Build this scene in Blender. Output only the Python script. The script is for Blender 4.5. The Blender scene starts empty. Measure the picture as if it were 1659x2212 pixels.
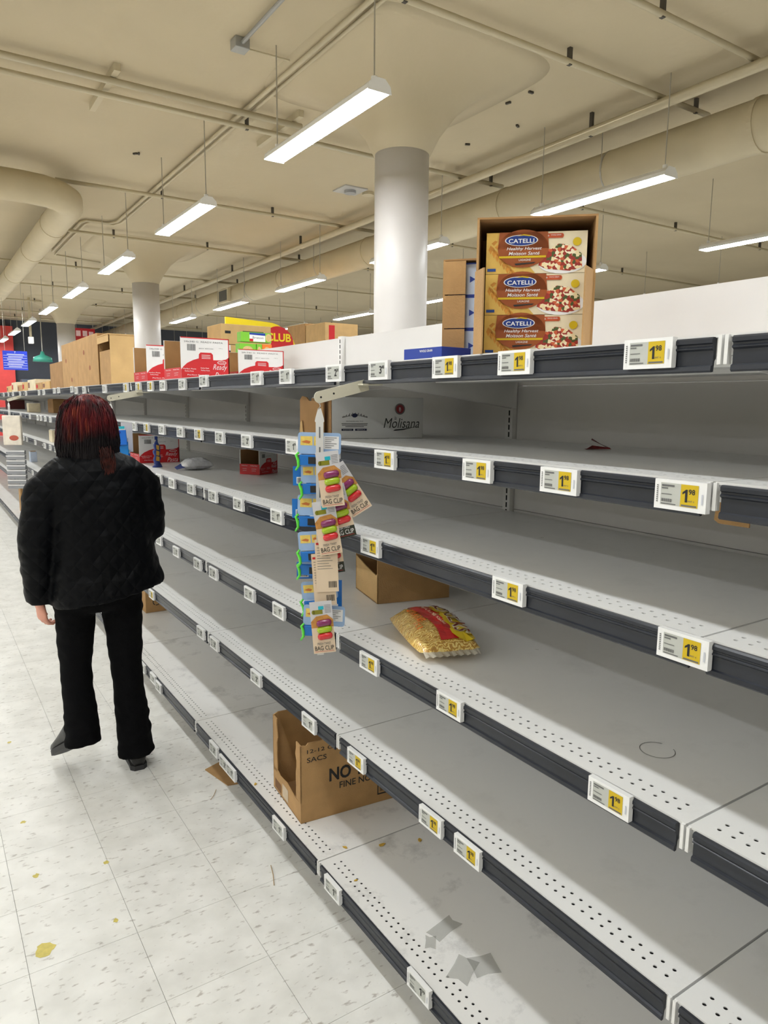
import bpy, math, random
from mathutils import Vector, Matrix, noise as mnoise
R = math.radians
random.seed(7)
SC = bpy.context.scene
COL = SC.collection
# ------------------------------------------------------------------ camera
W, H, F = 1659, 2212, 1537.3
YAW, PITCH, ROLL = R(33.2125), R(-8.6285), R(0.5182)
CAM = Vector((-1.0721, 0.0, 1.6336))
_f = Vector((math.sin(YAW)*math.cos(PITCH), math.cos(YAW)*math.cos(PITCH), math.sin(PITCH)))
_r0 = Vector((math.cos(YAW), -math.sin(YAW), 0)); _u0 = _r0.cross(_f)
_r = _r0*math.cos(ROLL)+_u0*math.sin(ROLL); _u = -_r0*math.sin(ROLL)+_u0*math.cos(ROLL)
cd = bpy.data.cameras.new('camera'); cd.sensor_fit = 'VERTICAL'; cd.sensor_height = 36.0
cd.lens = F/H*36.0; cd.clip_start = 0.05; cd.clip_end = 200
cam = bpy.data.objects.new('camera', cd); COL.objects.link(cam)
cam.matrix_world = Matrix(((_r.x, _u.x, -_f.x, CAM.x), (_r.y, _u.y, -_f.y, CAM.y), (_r.z, _u.z, -_f.z, CAM.z), (0, 0, 0, 1)))
SC.camera = cam
# ------------------------------------------------------------------ world, exposure
wd = bpy.data.worlds.new('world'); SC.world = wd; wd.use_nodes = True
wd.node_tree.nodes['Background'].inputs[0].default_value = (0.9, 0.95, 1.0, 1)
wd.node_tree.nodes['Background'].inputs[1].default_value = 0.05
SC.view_settings.view_transform = 'Standard'; SC.view_settings.look = 'None'
SC.view_settings.exposure = 1.15; SC.view_settings.gamma = 1.0; SC.view_settings.use_curve_mapping = False
LAMP = 22.0            # emission of every ceiling lamp lens

def U(px, py, x=None, y=None, z=None):
    """photo pixel -> point on the plane x=, y= or z="""
    d = _f + _r*((px-W/2)/F) - _u*((py-H/2)/F)
    t = (x-CAM.x)/d.x if x is not None else (y-CAM.y)/d.y if y is not None else (z-CAM.z)/d.z
    return CAM + d*t
def UP(px, py, o, n):
    d = _f + _r*((px-W/2)/F) - _u*((py-H/2)/F)
    return CAM + d*((Vector(o)-CAM).dot(n)/d.dot(n))
def PIX(p):
    d = Vector(p)-CAM
    return W/2+F*d.dot(_r)/d.dot(_f), H/2-F*d.dot(_u)/d.dot(_f), d.dot(_f)

# ------------------------------------------------------------------ materials
MATS = {}
def mat(name, col, rough=0.6, metal=0.0, var=0.06, scale=8.0, bump=0.0, bscale=120.0, alpha=1.0, trans=0.0, emit=None, spec=0.5, coat=0.0, sheen=0.0):
    if name in MATS: return MATS[name]
    m = bpy.data.materials.new(name); m.use_nodes = True
    nt = m.node_tree; N = nt.nodes; L = nt.links; b = N['Principled BSDF']
    tc = N.new('ShaderNodeTexCoord'); nz = N.new('ShaderNodeTexNoise'); nz.inputs['Scale'].default_value = scale
    nz.inputs['Detail'].default_value = 4
    L.new(tc.outputs['Object'], nz.inputs['Vector'])
    rp = N.new('ShaderNodeValToRGB')
    c0 = [max(0, c*(1-var)) for c in col[:3]]; c1 = [min(1, c*(1+var)) for c in col[:3]]
    rp.color_ramp.elements[0].position = 0.3; rp.color_ramp.elements[1].position = 0.7
    rp.color_ramp.elements[0].color = (*c0, 1); rp.color_ramp.elements[1].color = (*c1, 1)
    L.new(nz.outputs['Fac'], rp.inputs['Fac']); L.new(rp.outputs['Color'], b.inputs['Base Color'])
    b.inputs['Roughness'].default_value = rough; b.inputs['Metallic'].default_value = metal
    b.inputs['Specular IOR Level'].default_value = spec
    b.inputs['Alpha'].default_value = alpha; b.inputs['Transmission Weight'].default_value = trans
    b.inputs['Coat Weight'].default_value = coat; b.inputs['Coat Roughness'].default_value = 0.1
    b.inputs['Sheen Weight'].default_value = sheen
    if emit:
        b.inputs['Emission Color'].default_value = (*col[:3], 1); b.inputs['Emission Strength'].default_value = emit
    if bump:
        n2 = N.new('ShaderNodeTexNoise'); n2.inputs['Scale'].default_value = bscale; L.new(tc.outputs['Object'], n2.inputs['Vector'])
        bp = N.new('ShaderNodeBump'); bp.inputs['Strength'].default_value = bump; bp.inputs['Distance'].default_value = 0.01
        L.new(n2.outputs['Fac'], bp.inputs['Height']); L.new(bp.outputs['Normal'], b.inputs['Normal'])
    MATS[name] = m
    return m
def srgb(r, g, b):
    f = lambda c: (c/255/12.92) if c/255 <= 0.04045 else ((c/255+0.055)/1.055)**2.4
    return (f(r), f(g), f(b))

def floor_material():
    m = bpy.data.materials.new('vinyl_tile'); m.use_nodes = True
    nt = m.node_tree; N = nt.nodes; L = nt.links; b = N['Principled BSDF']
    g = N.new('ShaderNodeNewGeometry'); oi = N.new('ShaderNodeObjectInfo')
    mp = N.new('ShaderNodeMapping'); mp.inputs['Scale'].default_value = (26, 60, 1); mp.inputs['Rotation'].default_value = (0, 0, 0.5)
    L.new(g.outputs['Position'], mp.inputs['Vector'])
    n1 = N.new('ShaderNodeTexNoise'); n1.inputs['Scale'].default_value = 1.0; n1.inputs['Detail'].default_value = 3; n1.inputs['Roughness'].default_value = 0.55
    L.new(mp.outputs['Vector'], n1.inputs['Vector'])
    r1 = N.new('ShaderNodeValToRGB'); e = r1.color_ramp.elements
    e[0].position = 0.30; e[0].color = (*srgb(192, 187, 180), 1); e[1].position = 0.40; e[1].color = (*srgb(236, 235, 230), 1)
    L.new(n1.outputs['Fac'], r1.inputs['Fac'])
    n2 = N.new('ShaderNodeTexNoise'); n2.inputs['Scale'].default_value = 9.0; n2.inputs['Detail'].default_value = 5
    L.new(g.outputs['Position'], n2.inputs['Vector'])
    r2 = N.new('ShaderNodeValToRGB'); e = r2.color_ramp.elements
    e[0].position = 0.3; e[0].color = (0.86, 0.86, 0.85, 1); e[1].position = 0.65; e[1].color = (1, 1, 1, 1)
    L.new(n2.outputs['Fac'], r2.inputs['Fac'])
    mx = N.new('ShaderNodeMix'); mx.data_type = 'RGBA'; mx.blend_type = 'MULTIPLY'; mx.inputs[0].default_value = 1.0
    L.new(r1.outputs['Color'], mx.inputs[6]); L.new(r2.outputs['Color'], mx.inputs[7])
    hv = N.new('ShaderNodeHueSaturation'); ma = N.new('ShaderNodeMapRange')
    ma.inputs[3].default_value = 0.975; ma.inputs[4].default_value = 1.02
    L.new(oi.outputs['Random'], ma.inputs[0]); L.new(ma.outputs[0], hv.inputs['Value']); L.new(mx.outputs[2], hv.inputs['Color'])
    L.new(hv.outputs['Color'], b.inputs['Base Color'])
    b.inputs['Roughness'].default_value = 0.42; b.inputs['Specular IOR Level'].default_value = 0.4
    return m

def stained_steel(name, base, amount):
    """painted steel with smears of grime and tape residue"""
    m = bpy.data.materials.new(name); m.use_nodes = True
    nt = m.node_tree; N = nt.nodes; L = nt.links; b = N['Principled BSDF']
    tc = N.new('ShaderNodeTexCoord'); n1 = N.new('ShaderNodeTexNoise'); n1.inputs['Scale'].default_value = 5.5; n1.inputs['Detail'].default_value = 9
    n1.inputs['Roughness'].default_value = 0.7
    L.new(tc.outputs['Object'], n1.inputs['Vector'])
    r1 = N.new('ShaderNodeValToRGB'); e = r1.color_ramp.elements
    e[0].position = 0.30; e[0].color = tuple(c*(1-amount) for c in base)+(1,); e[1].position = 0.46; e[1].color = (*base, 1)
    L.new(n1.outputs['Fac'], r1.inputs['Fac']); L.new(r1.outputs['Color'], b.inputs['Base Color'])
    n2 = N.new('ShaderNodeTexNoise'); n2.inputs['Scale'].default_value = 30; n2.inputs['Detail'].default_value = 5
    L.new(tc.outputs['Object'], n2.inputs['Vector'])
    mr = N.new('ShaderNodeMapRange'); mr.inputs[3].default_value = 0.22; mr.inputs[4].default_value = 0.42
    L.new(n2.outputs['Fac'], mr.inputs[0]); L.new(mr.outputs[0], b.inputs['Roughness'])
    return m

STEEL = stained_steel('painted_steel', (0.80, 0.795, 0.775), 0.08)
STEEL_DIRTY = stained_steel('painted_steel_grimy', (0.80, 0.79, 0.765), 0.35)
M_PANEL = mat('back_panel_paint', (0.72, 0.705, 0.69), 0.55, var=0.03, scale=3)
M_UP = mat('upright_paint', (0.76, 0.75, 0.73), 0.45, var=0.03)
M_RAIL = mat('rail_plastic', (0.018, 0.021, 0.029), 0.32, var=0.15, scale=20, spec=0.4)
M_HOLE = mat('dark_slot', (0.006, 0.006, 0.006), 0.9)
M_WHITEPL = mat('white_plastic', (0.86, 0.86, 0.85), 0.35, var=0.01)
M_SCREEN = mat('eink_grey', (0.50, 0.51, 0.47), 0.5, var=0.02)
M_YEL = mat('eink_yellow', (0.62, 0.43, 0.0), 0.5, var=0.03)
M_INK = mat('black_ink', (0.012, 0.012, 0.012), 0.6)
M_GREYINK = mat('grey_ink', (0.13, 0.13, 0.13), 0.6)
M_CARD = mat('corrugated_cardboard', srgb(176, 138, 90), 0.85, var=0.10, scale=14, bump=0.15, bscale=200)
M_CARD2 = mat('pale_cardboard', srgb(200, 165, 112), 0.85, var=0.08, scale=10, bump=0.12, bscale=200)
M_CARDIN = mat('cardboard_inside', srgb(160, 122, 78), 0.9, var=0.10, scale=12)
M_TILE = floor_material()
M_GROUT = mat('grout', (0.22, 0.21, 0.19), 0.9)
M_CEIL = mat('ceiling_paint', srgb(190, 176, 146), 0.85, var=0.045, scale=1.2, bump=0.2, bscale=14)
M_PIPE = mat('pipe_paint', srgb(192, 180, 150), 0.6, var=0.05, scale=6)
M_DUCT = mat('duct_paint', srgb(192, 179, 148), 0.65, var=0.06, scale=3)
M_COLUMN = mat('column_paint', srgb(204, 200, 196), 0.4, var=0.03, scale=3)
M_CREAM = mat('cream_steel', srgb(205, 200, 180), 0.45, var=0.03)
M_WIRE = mat('wire_steel', (0.45, 0.43, 0.38), 0.4, 0.6)
M_RED = mat('red_print', srgb(196, 22, 30), 0.5, var=0.05)
M_WHITE = mat('white_print', (0.80, 0.79, 0.78), 0.55, var=0.02)
M_BLUE = mat('blue_print', srgb(20, 55, 150), 0.45, var=0.06)
M_NAVY = mat('navy_print', srgb(16, 24, 60), 0.5, var=0.05)
M_LENS = mat('lamp_lens', (0.94, 0.975, 1.0), 0.4, emit=LAMP, var=0.0)

# ------------------------------------------------------------------ mesh helper
class MB:
    def __init__(s): s.v = []; s.f = []; s.m = []; s.mi = 0; s.M = Matrix()
    def add(s, vs, fs):
        o = len(s.v); s.v += [tuple(s.M @ Vector(v)) for v in vs]
        for f in fs: s.f.append([o+i for i in f]); s.m.append(s.mi)
        return s
    def box(s, x0, y0, z0, x1, y1, z1):
        return s.add([(x0,y0,z0),(x1,y0,z0),(x1,y1,z0),(x0,y1,z0),(x0,y0,z1),(x1,y0,z1),(x1,y1,z1),(x0,y1,z1)],
                     [(0,3,2,1),(4,5,6,7),(0,1,5,4),(1,2,6,5),(2,3,7,6),(3,0,4,7)])
    def prism(s, pts, a, b, axis='y'):
        """closed polygon (p,q) extruded a..b along axis"""
        n = len(pts)
        mk = {'y': lambda p, t: (p[0], t, p[1]), 'x': lambda p, t: (t, p[0], p[1]), 'z': lambda p, t: (p[0], p[1], t)}[axis]
        vs = [mk(p, a) for p in pts]+[mk(p, b) for p in pts]
        return s.add(vs, [tuple(range(n-1, -1, -1)), tuple(range(n, 2*n))]+[(i, (i+1) % n, n+(i+1) % n, n+i) for i in range(n)])
    def tube(s, pts, r, n=8, cap=True):
        pts = [Vector(p) for p in pts]; rs = r if isinstance(r, (list, tuple)) else [r]*len(pts)
        vs = []; fs = []; prev = None
        for i, p in enumerate(pts):
            t = (pts[min(i+1, len(pts)-1)]-pts[max(i-1, 0)]).normalized()
            if prev is None:
                a = t.orthogonal().normalized()
            else:
                a = (prev - t*prev.dot(t)).normalized()
            prev = a; b = t.cross(a)
            for k in range(n):
                an = 2*math.pi*k/n; vs.append(p+(a*math.cos(an)+b*math.sin(an))*rs[i])
        for i in range(len(pts)-1):
            for k in range(n): fs.append((i*n+k, i*n+(k+1) % n, (i+1)*n+(k+1) % n, (i+1)*n+k))
        if cap: fs.append(tuple(range(n-1, -1, -1))); fs.append(tuple((len(pts)-1)*n+k for k in range(n)))
        return s.add(vs, fs)
    def rings(s, rings, cap=True):
        """loft of rings, each a list of points of the same length"""
        n = len(rings[0]); vs = [p for r_ in rings for p in r_]; fs = []
        for i in range(len(rings)-1):
            for k in range(n): fs.append((i*n+k, i*n+(k+1) % n, (i+1)*n+(k+1) % n, (i+1)*n+k))
        if cap: fs.append(tuple(range(n-1, -1, -1))); fs.append(tuple((len(rings)-1)*n+k for k in range(n)))
        return s.add(vs, fs)
    def poly(s, pts, y=0.0):
        """flat print polygon in the local x,z plane facing -y"""
        return s.add([(p[0], y, p[1]) for p in pts], [tuple(range(len(pts)))])
    def rect(s, x0, z0, x1, z1, y=0.0): return s.poly([(x0,z0),(x1,z0),(x1,z1),(x0,z1)], y)
    def disc(s, cx, cz, rx, rz, y=0.0, n=28, a0=0, a1=360):
        full = (a1-a0 >= 360); k = n if full else n+1
        return s.poly([(cx+rx*math.cos(R(a0+(a1-a0)*i/n)), cz+rz*math.sin(R(a0+(a1-a0)*i/n))) for i in range(k)], y)
    def text(s, t, cx, cz, w=None, h=None, y=0.0, shear=0.0, bold=0.0, rot=0.0, arc=0.0):
        vs, fs, bw, bh = text_geo(t, shear, bold)
        sx = (w/bw) if w else (h/bh); sz = (h/bh) if h else (w/bw)
        c, sn = math.cos(rot), math.sin(rot); out = []
        for (a, b) in vs:
            a = (a-bw/2)*sx; b = (b-bh/2)*sz; b -= arc*a*a
            out.append((cx+a*c-b*sn, y, cz+a*sn+b*c))
        return s.add(out, fs)
    def build(s, name, mats, parent=None, smooth=False, loc=None, rz=0.0, bevel=0.0):
        me = bpy.data.meshes.new(name); me.from_pydata(s.v, [], s.f)
        for m in (mats if isinstance(mats, (list, tuple)) else [mats]): me.materials.append(m)
        me.polygons.foreach_set('material_index', s.m)
        if smooth: me.polygons.foreach_set('use_smooth', [True]*len(me.polygons))
        me.update()
        o = bpy.data.objects.new(name, me); COL.objects.link(o)
        if parent: o.parent = parent
        if loc is not None: o.location = loc
        if rz: o.rotation_euler.z = rz
        if bevel:
            b = o.modifiers.new('bevel', 'BEVEL'); b.width = bevel; b.segments = 2; b.limit_method = 'ANGLE'
        return o
_tg = {}
def text_geo(t, shear, bold):
    k = (t, shear, bold)
    if k in _tg: return _tg[k]
    cu = bpy.data.curves.new('t', 'FONT'); cu.body = t; cu.size = 1; cu.shear = shear; cu.offset = bold; cu.resolution_u = 3
    ob = bpy.data.objects.new('t', cu); COL.objects.link(ob)
    dg = bpy.context.evaluated_depsgraph_get(); me = ob.evaluated_get(dg).to_mesh()
    vs = [(v.co.x, v.co.y) for v in me.vertices]; fs = [tuple(p.vertices) for p in me.polygons]
    # the print faces -y: keep the winding that gives that normal
    ob.evaluated_get(dg).to_mesh_clear(); bpy.data.objects.remove(ob); bpy.data.curves.remove(cu)
    x0 = min(v[0] for v in vs); x1 = max(v[0] for v in vs); y0 = min(v[1] for v in vs); y1 = max(v[1] for v in vs)
    vs = [(a-x0, b-y0) for a, b in vs]
    _tg[k] = (vs, fs, x1-x0, y1-y0)
    return _tg[k]

def tag(o, label, cat, group=None, kind=None):
    if label: o['label'] = label
    if cat: o['category'] = cat
    if group: o['group'] = group
    if kind: o['kind'] = kind
    return o
def thing(name, label, cat, loc=(0, 0, 0), rz=0.0, group=None):
    o = bpy.data.objects.new(name, None); COL.objects.link(o); o.location = loc; o.rotation_euler.z = rz
    o.empty_display_size = 0.05
    return tag(o, label, cat, group)
def struct(o, label=None): o['kind'] = 'structure'; return tag(o, label, None)
def dup(o, parent=None):
    c = o.copy(); COL.objects.link(c); c.parent = parent
    for ch in list(o.children): dup(ch, c)
    return c
ORD = ['first','second','third','fourth','fifth','sixth','seventh','eighth','ninth','tenth','eleventh','twelfth','thirteenth','fourteenth',
       'fifteenth','sixteenth','seventeenth','eighteenth','nineteenth','twentieth','twenty-first','twenty-second','twenty-third','twenty-fourth','twenty-fifth','twenty-sixth','twenty-seventh','twenty-eighth','twenty-ninth','thirtieth']
AISLE = -math.pi/2     # rotation of a thing whose front looks into the aisle (-x)

# ------------------------------------------------------------------ room shell
ZC = 3.78
XW0, XW1, YW0, YW1 = -12.0, 16.0, -5.0, 22.0
fl = MB().box(XW0, YW0, -0.10, XW1, YW1, -0.004).build('floor', M_GROUT); struct(fl, 'pale speckled vinyl tile floor of the aisle')
T = 0.3048
tile_me = None; cand = []
for i in range(int((XW1-XW0)/T)):
    for j in range(int((YW1-YW0)/T)):
        cx, cy = XW0+(i+.5)*T+0.11, YW0+(j+.5)*T+0.07
        px, py, dd = PIX((cx, cy, 0))
        vis = dd > 0.3 and -60 < px < W+60 and py < H+120 and cx < 0.35
        cand.append((not vis, dd if vis else 1e3, cx, cy))
cand.sort()
g_ = 0.0006
for k, (nv, dd, cx, cy) in enumerate(cand[:300]):
    if tile_me is None:
        t = MB().box(-T/2+g_, -T/2+g_, -0.004, T/2-g_, T/2-g_, 0).build('tile', M_TILE, fl); tile_me = t.data
    else:
        t = bpy.data.objects.new('tile', tile_me); COL.objects.link(t); t.parent = fl
    t.location = (cx, cy, 0)
b = MB()
for (nv, dd, cx, cy) in cand[300:]:
    b.box(cx-T/2+g_, cy-T/2+g_, -0.004, cx+T/2-g_, cy+T/2-g_, 0)
t = b.build('tile', M_TILE, fl); t['kind'] = 'stuff'
struct(MB().box(XW0, YW0, ZC, XW1, YW1, ZC+0.1).build('ceiling', M_CEIL), 'cream painted concrete ceiling')
M_WFAR = mat('far_wall_paint', srgb(66, 70, 80), 0.7, var=0.10, scale=1.5)
M_WALL = mat('wall_paint', srgb(200, 192, 170), 0.8, var=0.04, scale=1)
struct(MB().box(XW0, YW1, 0, XW1, YW1+0.1, ZC).build('wall_far', M_WFAR), 'dark slate wall at the end of the store')
struct(MB().box(XW0, YW0-0.1, 0, XW1, YW0, ZC).build('wall_back', M_WALL), 'wall behind the camera')
struct(MB().box(XW0-0.1, YW0, 0, XW0, YW1, ZC).build('wall_left', M_WALL), 'wall on the left side of the store')
struct(MB().box(XW1, YW0, 0, XW1+0.1, YW1, ZC).build('wall_right', M_WALL), 'wall on the right side of the store')

# ------------------------------------------------------------------ shelving bays
LB = 1.22; Y0 = 0.6625
ZS1 = [1.7458, 1.5145, 1.2549, 0.917, 0.5787, 0.16]
ZS2 = [1.7458, 1.492, 1.225, 0.87, 0.625, 0.16]
XF = [0, 0, 0, 0, 0, -0.073]
XB = 0.735
RAIL = [(0, -.003), (-.010, -.003), (-.013, -.006), (-.013, -.012), (-.010, -.014), (-.010, -.017), (-.0125, -.019), (-.0125, -.021), (-.008, -.024),
        (-.008, -.046), (-.012, -.048), (-.013, -.055), (-.010, -.058), (-.005, -.057), (-.003, -.040), (0, -.036)]
def shelf_mesh(depth, mat_, lip=True):
    """steel shelf: perforated front strip, plain deck, flanges; origin at its front top corner, runs +x and +y"""
    b = MB(); y1 = LB-0.005; t = 0.032
    P = 0.0254; n = 46; off = (y1-n*P)/2
    xs = [0.012, 0.012+0.030, 0.012+0.060]        # two rows of holes
    b.add([(0,0,0),(xs[0],0,0),(xs[0],y1,0),(0,y1,0)], [(0,1,2,3)])
    b.add([(xs[2],0,0),(depth,0,0),(depth,y1,0),(xs[2],y1,0)], [(0,1,2,3)])
    b.add([(xs[0],0,0),(xs[2],0,0),(xs[2],off,0),(xs[0],off,0)], [(0,1,2,3)])
    b.add([(xs[0],off+n*P,0),(xs[2],off+n*P,0),(xs[2],y1,0),(xs[0],y1,0)], [(0,1,2,3)])
    for row in range(2):
        for k in range(n):
            x0, x1 = xs[row], xs[row+1]; a, c = off+k*P, off+(k+1)*P
            cx, cy, r = (x0+x1)/2+(0.003 if row == 0 else -0.003), (a+c)/2 + (P*0.5-0.0127), 0.0042
            sq = [(x0,a),((x0+x1)/2,a),(x1,a),(x1,(a+c)/2),(x1,c),((x0+x1)/2,c),(x0,c),(x0,(a+c)/2)]
            ci = [(cx+r*math.cos(R(225+45*q)), cy+r*math.sin(R(225+45*q))) for q in range(8)]
            vs = [(p[0],p[1],0) for p in sq]+[(p[0],p[1],0) for p in ci]+[(p[0],p[1],-0.002) for p in ci]
            fs = [(q,(q+1)%8,8+(q+1)%8,8+q) for q in range(8)]+[(8+q,8+(q+1)%8,16+(q+1)%8,16+q) for q in range(8)]
            b.add(vs, fs)
    # flanges and underside pan
    b.add([(0,0,0),(0,y1,0),(0,y1,-t),(0,0,-t)], [(0,1,2,3)])
    b.add([(depth,0,0),(depth,y1,0),(depth,y1,-t),(depth,0,-t)], [(3,2,1,0)])
    b.add([(0,0,0),(depth,0,0),(depth,0,-t),(0,0,-t)], [(3,2,1,0)])
    b.add([(0,y1,0),(depth,y1,0),(depth,y1,-t),(0,y1,-t)], [(0,1,2,3)])
    b.add([(0,0,-t),(0,y1,-t),(depth,y1,-t),(depth,0,-t)], [(0,1,2,3)])
    # stiffening channel under the deck, end tabs at both front corners
    b.box(0.10, 0.02, -t-0.012, 0.16, y1-0.02, -t); b.box(0.34, 0.02, -t-0.012, 0.42, y1-0.02, -t)
    for ya in (0.0, y1-0.006): b.box(-0.010, ya, -0.046, 0.002, ya+0.006, -0.0005)
    b.box(-0.004, 0, -0.004, 0, y1, 0.0006)
    b.mi = 1
    b.add([(0.005,0.005,-0.004),(0.085,0.005,-0.004),(0.085,y1-0.005,-0.004),(0.005,y1-0.005,-0.004)], [(0,1,2,3)])
    o = b.build('shelf', [mat_, M_HOLE]); me = o.data; bpy.data.objects.remove(o)
    return me
def rail_mesh():
    b = MB().prism(RAIL, 0.014, LB-0.019, 'y')
    o = b.build('price_rail', M_RAIL); me = o.data; bpy.data.objects.remove(o); return me
def bracket_mesh():
    b = MB().prism([(0.05,-0.032),(XB-0.03,-0.032),(XB-0.03,-0.125),(XB-0.10,-0.115),(0.10,-0.05)], 0.008, 0.011, 'y')
    o = b.build('bracket', M_UP); me = o.data; bpy.data.objects.remove(o); return me
SH_ME = shelf_mesh(XB-0.03, STEEL); SH_TOP = shelf_mesh(XB-0.03, STEEL); SH_BASE = shelf_mesh(XB-0.03+0.073, STEEL_DIRTY)
RAIL_ME = rail_mesh(); BR_ME = bracket_mesh()
def upright_parts():
    b = MB().box(XB-0.03, 0.001, 0, XB+0.03, 0.040, 1.96)
    b.box(XB-0.033, 0.001, 0, XB-0.03, 0.009, 1.958)
    u = b.build('upright', M_UP); ume = u.data; bpy.data.objects.remove(u)
    b = MB(); z = 0.2
    while z < 1.93:
        b.box(XB-0.0306, 0.017, z, XB-0.029, 0.0235, z+0.018); z += 0.0254
    s_ = b.build('slots', M_HOLE); sme = s_.data; bpy.data.objects.remove(s_)
    return ume, sme
UP_ME, SLOT_ME = upright_parts()
def part(name, me, parent, loc=(0, 0, 0)):
    o = bpy.data.objects.new(name, me); COL.objects.link(o); o.parent = parent; o.location = loc; return o
def panel_me(z0, z1):
    o = MB().box(XB-0.012, 0.041, z0, XB+0.012, LB-0.001, z1).build('back_panel', M_PANEL); me = o.data; bpy.data.objects.remove(o); return me
PANELS = [panel_me(z0, z1) for z0, z1 in ((0.06, 0.66), (0.662, 1.26), (1.262, 1.70), (1.702, 1.955))]
REAR = MB().box(0, 0.002, -0.03, 0.66, LB-0.002, 0); REAR.mi = 1; REAR.box(0.66, 0.01, -0.055, 0.672, LB-0.01, -0.002)
_o = REAR.build('rear_shelf', [STEEL, M_RAIL]); REAR_ME = _o.data; bpy.data.objects.remove(_o)
KICK = MB().box(0.06, 0.002, 0.0, 0.075, LB-0.002, 0.125); KICK.box(0.02, 0.10, 0, 0.06, 0.14, 0.125)
_o = KICK.build('kick_plate', mat('kick_grey', (0.16, 0.15, 0.14), 0.6)); KICK_ME = _o.data; bpy.data.objects.remove(_o)
BAYS = []
names_bay = {-1: 'nearest white steel shelving bay, cut off by the right picture edge', 0: 'empty white shelving bay holding the lasagne cases on top',
             1: 'white shelving bay with the egg noodle case at its bottom', 2: 'white shelving bay with the small red tray on its third shelf',
             3: 'white shelving bay topped by red and white pasta trays', 4: 'white shelving bay behind the walking person, tall tan carton on top'}
for k in range(-2, 14):
    zz = ZS1 if k < 5 else ZS2
    if k == -2: continue
    lab = names_bay.get(k, 'far white shelving bay, %s beyond the walking person' % ORD[k-5] if k >= 5 else '')
    bay = thing('shelving_bay', lab, 'shelf', (0, Y0+k*LB, 0), group='shelving bays along the aisle'); BAYS.append(bay)
    for i, z in enumerate(zz):
        base = i == 5
        s_ = part('shelf', SH_BASE if base else SH_ME, bay, (XF[i], 0.0025, z))
        part('price_rail', RAIL_ME, s_); 
        if not base: part('bracket', BR_ME, s_); part('bracket', BR_ME, s_, (0, LB-0.025, 0))
    part('kick_plate', KICK_ME, bay)
    for me in PANELS: part('back_panel', me, bay)
    u = part('upright', UP_ME, bay); sl = part('slots', SLOT_ME, u); sl['kind'] = 'stuff'
    for z in (1.72, 1.2, 0.6): part('rear_shelf', REAR_ME, bay, (XB+0.03, 0, z))
    part('kick_plate', KICK_ME, bay, (XB+0.55, 0, 0))

# ------------------------------------------------------------------ ceiling lamps
ZL = 3.13
def make_lamp(full):
    root = thing('linear_lamp', '', 'lamp')
    # origin at the near end, middle of the lens; runs +y
    b = MB().prism([(-.066, .004), (-.060, .030), (-.030, .058), (.030, .058), (.060, .030), (.066, .004)], 0.0, 1.22, 'y')
    b.build('housing', M_WHITEPL, root)
    l = MB(); l.add([(-.058, .012, 0), (-.058, 1.208, 0), (.058, 1.208, 0), (.058, .012, 0)], [(0, 1, 2, 3)]); l.build('lens', M_LENS, root)
    for y in (-0.004, 1.22):
        MB().prism([(-.068, -.002), (-.062, .032), (-.030, .062), (.030, .062), (.062, .032), (.068, -.002)], y, y+0.004, 'y').build('end_cap', M_WHITEPL, root)
    for y in (0.05, 1.17):
        MB().tube([(0, y, .058), (0, y, ZC-ZL)], 0.004, 6).build('hanging_wire', M_WIRE, root)
        MB().tube([(0, y, .056), (0, y, .085)], 0.016, 8).build('hanger_cap', M_WHITEPL, root)
    return root
lamp0 = make_lamp(True); first = True
ROWS = [(-10.2, 'added fill row, outermost left'), (-7.9, 'added fill row, second from the left'), (-5.6, 'added fill row, third from the left'), (-3.35, 'fourth row from the left'), (-0.80, 'row over the aisle'), (0.93, 'row over the empty shelving'),  # first three rows are unseen, added to brighten the shelf interiors at grazing angles
        (3.21, 'row before the round duct'), (5.45, 'row beyond the round duct'), (7.70, 'outermost right row')]
for rx, rn in ROWS:
    for j in range(-2, 8):
        y = 3.13+2.42*j
        if first: l = lamp0; first = False
        else: l = dup(lamp0)
        l.location = (rx, y, ZL)
        l['label'] = 'suspended linear lamp, %s from the near end, %s' % (ORD[j+2], rn)
        l['group'] = 'suspended ceiling lamps'

# ------------------------------------------------------------------ columns with flared heads
for k, y in enumerate((4.25, 10.72, 17.2)):
    c = thing('column', ('large white round column behind the lasagne cases', 'white round column behind the pasta trays', 'distant white column behind the tan cartons')[k], 'column', (1.83, y, 0), group='columns')
    b = MB(); n = 40
    b.rings([[(0.185*math.cos(2*math.pi*i/n), 0.185*math.sin(2*math.pi*i/n), z) for i in range(n)] for z in (0, 1.2, 2.4, 3.33)])
    b.build('shaft', M_COLUMN, c, smooth=True)
    b = MB(); s = 0.645
    sq = lambda q, z, e: [(q*math.copysign(abs(math.cos(2*math.pi*i/48))**e, math.cos(2*math.pi*i/48)), q*math.copysign(abs(math.sin(2*math.pi*i/48))**e, math.sin(2*math.pi*i/48)), z) for i in range(48)]
    b.rings([sq(.19, 3.30, .95), sq(.24, 3.42, .8), sq(.33, 3.56, .6), sq(.45, 3.67, .5), sq(.56, 3.735, .45), sq(.68, 3.768, .4), sq(.78, 3.7795, .4), sq(.78, ZC+.002, .4)])
    b.build('flared_head', M_CEIL, c, smooth=True)

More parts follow.
